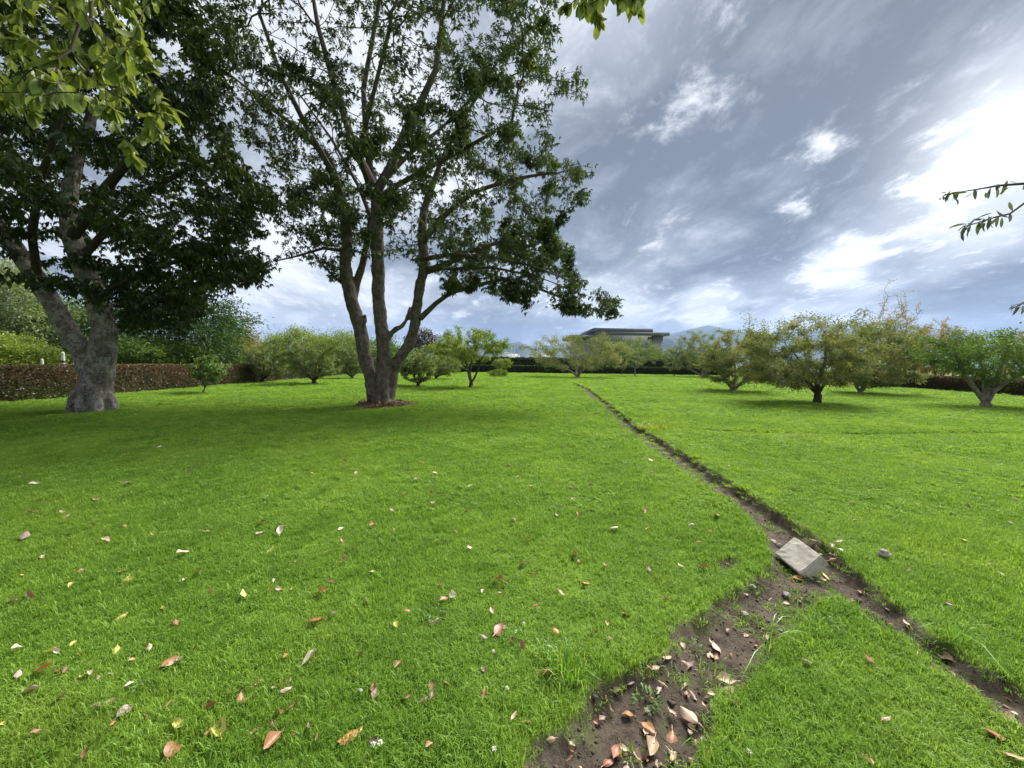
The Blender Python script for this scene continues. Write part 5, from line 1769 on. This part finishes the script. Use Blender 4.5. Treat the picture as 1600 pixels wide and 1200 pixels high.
# ------------------------------------------------------------------ fallen leaves, each one a thing
FC = {'brown': ((0.24, 0.105, 0.05), (0.36, 0.19, 0.10)), 'orange': ((0.36, 0.145, 0.05), (0.48, 0.25, 0.105)), 'mauve': ((0.30, 0.215, 0.19), (0.40, 0.30, 0.265)),
      'tan': ((0.40, 0.275, 0.175), (0.54, 0.40, 0.28)), 'pale': ((0.55, 0.49, 0.34), (0.66, 0.60, 0.46)), 'yellow': ((0.50, 0.45, 0.09), (0.62, 0.56, 0.17)),
      'red': ((0.27, 0.09, 0.06), (0.39, 0.18, 0.12)), 'dark': ((0.13, 0.08, 0.055), (0.21, 0.135, 0.095)), 'pink': ((0.44, 0.31, 0.225), (0.56, 0.42, 0.32))}
FL = {}
for k, (a, b) in FC.items():
    mt = veined_mat(k + '_fallen_leaf', a, b, 0.15, 0.05, 0.45, 0.25, 0.5)
    FL[k] = [leaf_blade('fallen_leaf', 1.0, 0.52, mt, 0.5, -0.12, 0.5, 2, 6, 0.5, 0.05, 1), leaf_blade('fallen_leaf', 1.0, 0.62, mt, 0.3, 0.2, 0.46, 2, 6, -0.5, 0.05, 2),
             leaf_blade('fallen_leaf', 1.0, 0.55, mt, 1.0, -0.3, 0.48, 2, 6, 0.9, 0.07, 3), leaf_blade('fallen_leaf', 1.0, 0.5, mt, -0.6, 0.2, 0.52, 2, 6, 0.8, 0.06, 4)]
g = np.random.default_rng(88)


def drop_leaf(px, py, lpx, colr_, label, group=None, size=None):
    b = gnd(px, py)
    dd = float(project([b])[2][0])
    L = size or min(0.105, max(0.045, lpx * dd / F_PX * 1.1))
    onsoil = float(soil_sdf(np.array([b.x]), np.array([b.y]))[0]) > 0.0
    o = bpy.data.objects.new('fallen_leaf', FL[colr_][g.integers(4)])
    COL.objects.link(o)
    o.scale = (L, L, L)
    o.location = (b.x, b.y, hgt(b.x, b.y) + (0.016 if onsoil else g.uniform(0.022, 0.04)))
    tl = 0.16 if onsoil else 0.24
    o.rotation_euler = (g.normal(0, tl), g.normal(0, tl) + (math.pi if g.random() < 0.3 else 0), g.random() * 6.283)
    tag(o, label, 'leaf', group)


MAIN = [
    (346, 1160, 32, 'yellow', 'bright yellow leaf standing in the grass at bottom left'), (567, 1140, 42, 'orange', 'large curled orange and yellow leaf at the bottom centre left'),
    (773, 995, 36, 'red', 'large upright red brown leaf in the middle of the near lawn'), (472, 1042, 25, 'pale', 'round cream white leaf face up in the near lawn'),
    (711, 939, 19, 'pale', 'cream oval leaf leaning on a brown one above the rosette weed'), (702, 937, 14, 'red', 'red brown leaf propping up the cream oval leaf'),
    (478, 971, 28, 'orange', 'long orange brown leaf in the lawn above the cream white leaf'), (500, 921, 20, 'orange', 'tilted orange leaf left of the lawn centre'),
    (280, 909, 26, 'pale', 'pale yellow pointed leaf at left below the peach coloured leaf'), (297, 864, 19, 'pink', 'peach coloured leaf on the left lawn'),
    (145, 1103, 33, 'mauve', 'broad mauve grey leaf near the bottom left corner'), (182, 1122, 22, 'mauve', 'narrower mauve leaf just right of the broad mauve one'),
    (172, 1137, 15, 'orange', 'small orange leaf touching the narrow mauve one'), (55, 1046, 28, 'orange', 'orange brown leaf close to the left edge'),
    (32, 1080, 20, 'mauve', 'mauve leaf close to the left edge below the orange brown one'), (288, 1139, 21, 'yellow', 'yellow leaf left of the bright yellow standing leaf'),
    (340, 1137, 17, 'orange', 'orange leaf just above the bright yellow standing leaf'), (318, 1113, 19, 'brown', 'brown leaf above the orange one at bottom left'),
    (397, 1070, 21, 'red', 'dark red brown leaf right of the lower left weed'), (252, 1045, 19, 'brown', 'upright brown leaf above the pale spiky weed'),
    (440, 1150, 29, 'brown', 'curled brown leaf left of the large curled orange leaf'), (425, 1128, 16, 'brown', 'small brown leaf above the curled brown one'),
    (262, 1192, 34, 'brown', 'long brown leaf cut by the bottom edge at left'), (130, 1192, 19, 'brown', 'brown leaf at the bottom edge near the left corner'),
    (842, 1055, 22, 'orange', 'orange brown leaf beside the tall bright grass tuft'), (774, 906, 17, 'brown', 'brown leaf upper right of the cream oval leaf'),
    (34, 846, 24, 'mauve', 'dusty mauve leaf at the left edge of the mid lawn'), (93, 801, 20, 'pale', 'whitish curled leaf on the left mid lawn'),
    (65, 758, 14, 'pale', 'cream pointed leaf on the left mid lawn near the edge'), (437, 839, 20, 'pale', 'white and mauve leaf beside two yellow ones'),
    (425, 857, 13, 'yellow', 'small yellow leaf below the white and mauve one'), (202, 903, 25, 'yellow', 'yellow tan leaf left of the pale pointed one'),
    (184, 1009, 16, 'yellow', 'yellow leaf alone at lower left'), (200, 957, 15, 'yellow', 'small yellow green leaf alone left of centre left'),
    (1093, 1119, 33, 'pink', 'large pinkish tan leaf on the right side of the soil path'), (1051, 1118, 36, 'brown', 'large glossy brown leaf in the middle of the soil path'),
    (1024, 1135, 38, 'tan', 'long curled tan leaf below the glossy brown one'), (968, 1147, 26, 'red', 'reddish leaf on the left of the soil path'),
    (1002, 1113, 21, 'orange', 'orange brown leaf above the curled tan one'), (991, 1102, 17, 'orange', 'small upright orange leaf left of the grey green path weed'),
    (943, 1181, 24, 'red', 'pink red leaf at the bottom left of the soil path'), (981, 1180, 21, 'mauve', 'grey leaf low on the soil path'),
    (1002, 1187, 21, 'mauve', 'mauve leaf low on the soil path right of the grey one'), (1044, 1151, 20, 'pink', 'pale pink leaf below the curled tan leaf'),
    (1051, 1174, 19, 'tan', 'yellowish tan leaf low on the soil path'), (1125, 1094, 27, 'mauve', 'dull mauve leaf at the right rim of the path'),
    (1130, 1073, 29, 'tan', 'curled tan leaf on tufts above the dull mauve leaf'), (1153, 1049, 31, 'pink', 'crumpled pinkish leaf at the right of the path'),
    (1115, 989, 23, 'pink', 'flat pinkish leaf at the top of the soil path'), (1082, 1022, 19, 'mauve', 'mauve leaf in the upper middle of the soil path'),
    (1038, 1031, 21, 'tan', 'tan leaf at the left rim of the soil path'), (1040, 1061, 18, 'tan', 'curled tan leaf left of the middle path tuft'),
    (1027, 1071, 15, 'mauve', 'small mauve leaf beside the curled tan one'), (977, 965, 17, 'tan', 'tan leaf on the lawn left of the path top'),
    (1575, 1082, 24, 'brown', 'brown leaf near the right edge by the ditch arm'), (1537, 1152, 27, 'brown', 'brown curled leaf on the grass wedge at lower right'),
    (1562, 1185, 23, 'brown', 'brown leaf at the bottom right below the curled one'), (1490, 1028, 26, 'tan', 'tan leaf heap in the right ditch arm'),
    (1435, 1022, 16, 'tan', 'tan leaf at the left side of the right ditch arm'), (1377, 1136, 17, 'tan', 'tan leaf in the middle of the grass wedge'),
    (1367, 1046, 15, 'brown', 'small brown leaf on the upper grass wedge'), (1347, 1194, 15, 'tan', 'tan leaf at the bottom edge of the grass wedge'),
    (1572, 1120, 26, 'tan', 'broad tan leaf lying in the right ditch arm near the edge'), (1120, 811, 22, 'tan', 'long tan leaf on the lawn beside the ditch above the block'),
    (1240, 894, 20, 'orange', 'rusty leaf under the lower left edge of the block'), (1322, 930, 16, 'brown', 'brown leaf at the tip of the grass wedge'),
    (738, 760, 14, 'pale', 'pale leaf in the middle lawn left of the ditch'), (1022, 726, 12, 'pale', 'pale leaf on the lawn close to the ditch'),
    (362, 725, 14, 'yellow', 'pale yellow leaf on the lawn below the many stemmed tree'), (188, 774, 13, 'orange', 'rust orange leaf on the left mid lawn'),
    (154, 784, 19, 'tan', 'tan round leaf left of the rust orange one'), (407, 818, 15, 'brown', 'brown white edged leaf on the left mid lawn'),
    (1510, 851, 9, 'yellow', 'small pale leaf alone on the right lawn'), (1560, 903, 10, 'pale', 'small whitish leaf near the right edge'),
    (880, 795, 15, 'brown', 'brown leaf pair in the lawn right of centre'), (1254, 1040, 13, 'tan', 'small tan leaf on the left of the grass wedge'),
]
for px, py, lp, cl, lab in MAIN:
    drop_leaf(px, py, lp, cl, lab)
used = [(m[0], m[1]) for m in MAIN]
LAB = {'l': ('one of many small dull leaves scattered over the left lawn', 'small leaves scattered over the left lawn'),
       'r': ('one of the few small dull leaves scattered right of the ditch', 'small leaves scattered right of the ditch'),
       's': ('one of the small leaf scraps lying on bare soil', 'small leaf scraps lying on bare soil'),
       'b': ('one of the dry leaves heaped behind the concrete block', 'dry leaves heaped behind the concrete block')}
cnt = 0
tries = 0
while cnt < 185 and tries < 4000:
    tries += 1
    px = g.uniform(0, 1110)
    py = 648 + 520 * g.random() ** 1.0
    if 0.9 * (px - 905) > (py - 620) * 1.05 and px > 900:
        continue
    b = gnd(px, py)
    if b.x > -0.8 and float(soil_sdf(np.array([b.x]), np.array([b.y]))[0]) > -0.06:
        continue
    if any(abs(px - a) < 12 and abs(py - c_) < 8 for a, c_ in used):
        continue
    used.append((px, py))
    left = px < 520
    cl = g.choice(['brown', 'mauve', 'tan', 'yellow', 'pale', 'dark', 'orange'], p=[0.22, 0.16, 0.14, 0.16, 0.10, 0.14, 0.08] if left else [0.38, 0.1, 0.1, 0.05, 0.05, 0.24, 0.08])
    row = 'just below the two big trees' if py < 715 else 'across the middle of the left lawn' if py < 800 else 'on the nearer left lawn' if py < 950 else 'on the nearest grass'
    side = 'at far left' if px < 240 else 'left of centre' if px < 540 else 'towards the ditch' if px > 820 else 'in the centre'
    word = {'brown': 'brown', 'mauve': 'mauve', 'tan': 'tan', 'yellow': 'yellow', 'pale': 'pale', 'dark': 'dark', 'orange': 'orange'}[str(cl)]
    drop_leaf(px, py, 10, cl, 'small ' + word + ' leaf ' + row + ', ' + side, LAB['l'][1], size=g.uniform(0.032, 0.055) * (1 + 0.75 * max(0.0, min(1.0, (980 - py) / 230))))
    cnt += 1
for _ in range(34):
    px, py = g.uniform(1120, 1600), g.uniform(660, 960)
    b = gnd(px, py)
    if float(soil_sdf(np.array([b.x]), np.array([b.y]))[0]) > -0.1 or px < 1050 + (py - 700) * 1.7:
        continue
    cl = str(g.choice(['brown', 'dark', 'tan', 'pale']))
    drop_leaf(px, py, 8, cl, 'small ' + cl + ' leaf on the right lawn ' + ('near the old furrow' if py < 740 else 'beyond the ditch' if py < 850 else 'level with the block') + (' at far right' if px > 1420 else ''), LAB['r'][1], size=g.uniform(0.04, 0.07))
for _ in range(700):
    if cnt > 185 + 90:
        break
    px, py = g.uniform(860, 1600), g.uniform(860, 1195)
    b = gnd(px, py)
    if float(soil_sdf(np.array([b.x]), np.array([b.y]))[0]) < 0.03:
        continue
    cl = str(g.choice(['brown', 'dark', 'tan', 'mauve', 'pink']))
    drop_leaf(px, py, 8, cl, 'small ' + cl + ' leaf scrap on bare soil ' + ('in the right ditch arm' if px > 1310 else 'around the block' if py < 925 else 'on the upper path' if py < 1040 else 'on the lower path'), LAB['s'][1], size=g.uniform(0.025, 0.055))
    cnt += 1
for _ in range(16):
    cl = str(g.choice(['tan', 'brown', 'dark', 'mauve', 'pale', 'yellow']))
    hx, hy = g.uniform(1262, 1310), g.uniform(846, 888)
    drop_leaf(hx, hy, 12, cl, 'dry ' + cl + ' leaf heaped ' + ('beside the upper right edge of the block' if hy < 866 else 'at the right corner of the block'), LAB['b'][1], size=g.uniform(0.05, 0.08))

# ------------------------------------------------------------------ the air
hv = bpy.data.meshes.new('haze')
V, Fq = box_arrays(-5600, 5600, -250, 6600, -3.0, 560)
haze = obj('haze', mesh_np('haze', V, Fq), None)
mh = bpy.data.materials.new('haze_air')
mh.use_nodes = True
th = NT(mh.node_tree)
oh = th.n('ShaderNodeOutputMaterial')
pv = th.n('ShaderNodeVolumePrincipled')
pv.inputs['Color'].default_value = (0.36, 0.58, 1.0, 1)
pv.inputs['Density'].default_value = 0.00007
pv.inputs['Anisotropy'].default_value = 0.2
mh.node_tree.links.new(pv.outputs[0], oh.inputs['Volume'])
haze.data.materials.append(mh)
tag(haze, 'pale blue haze filling the air over the plain', 'haze', None, 'stuff')
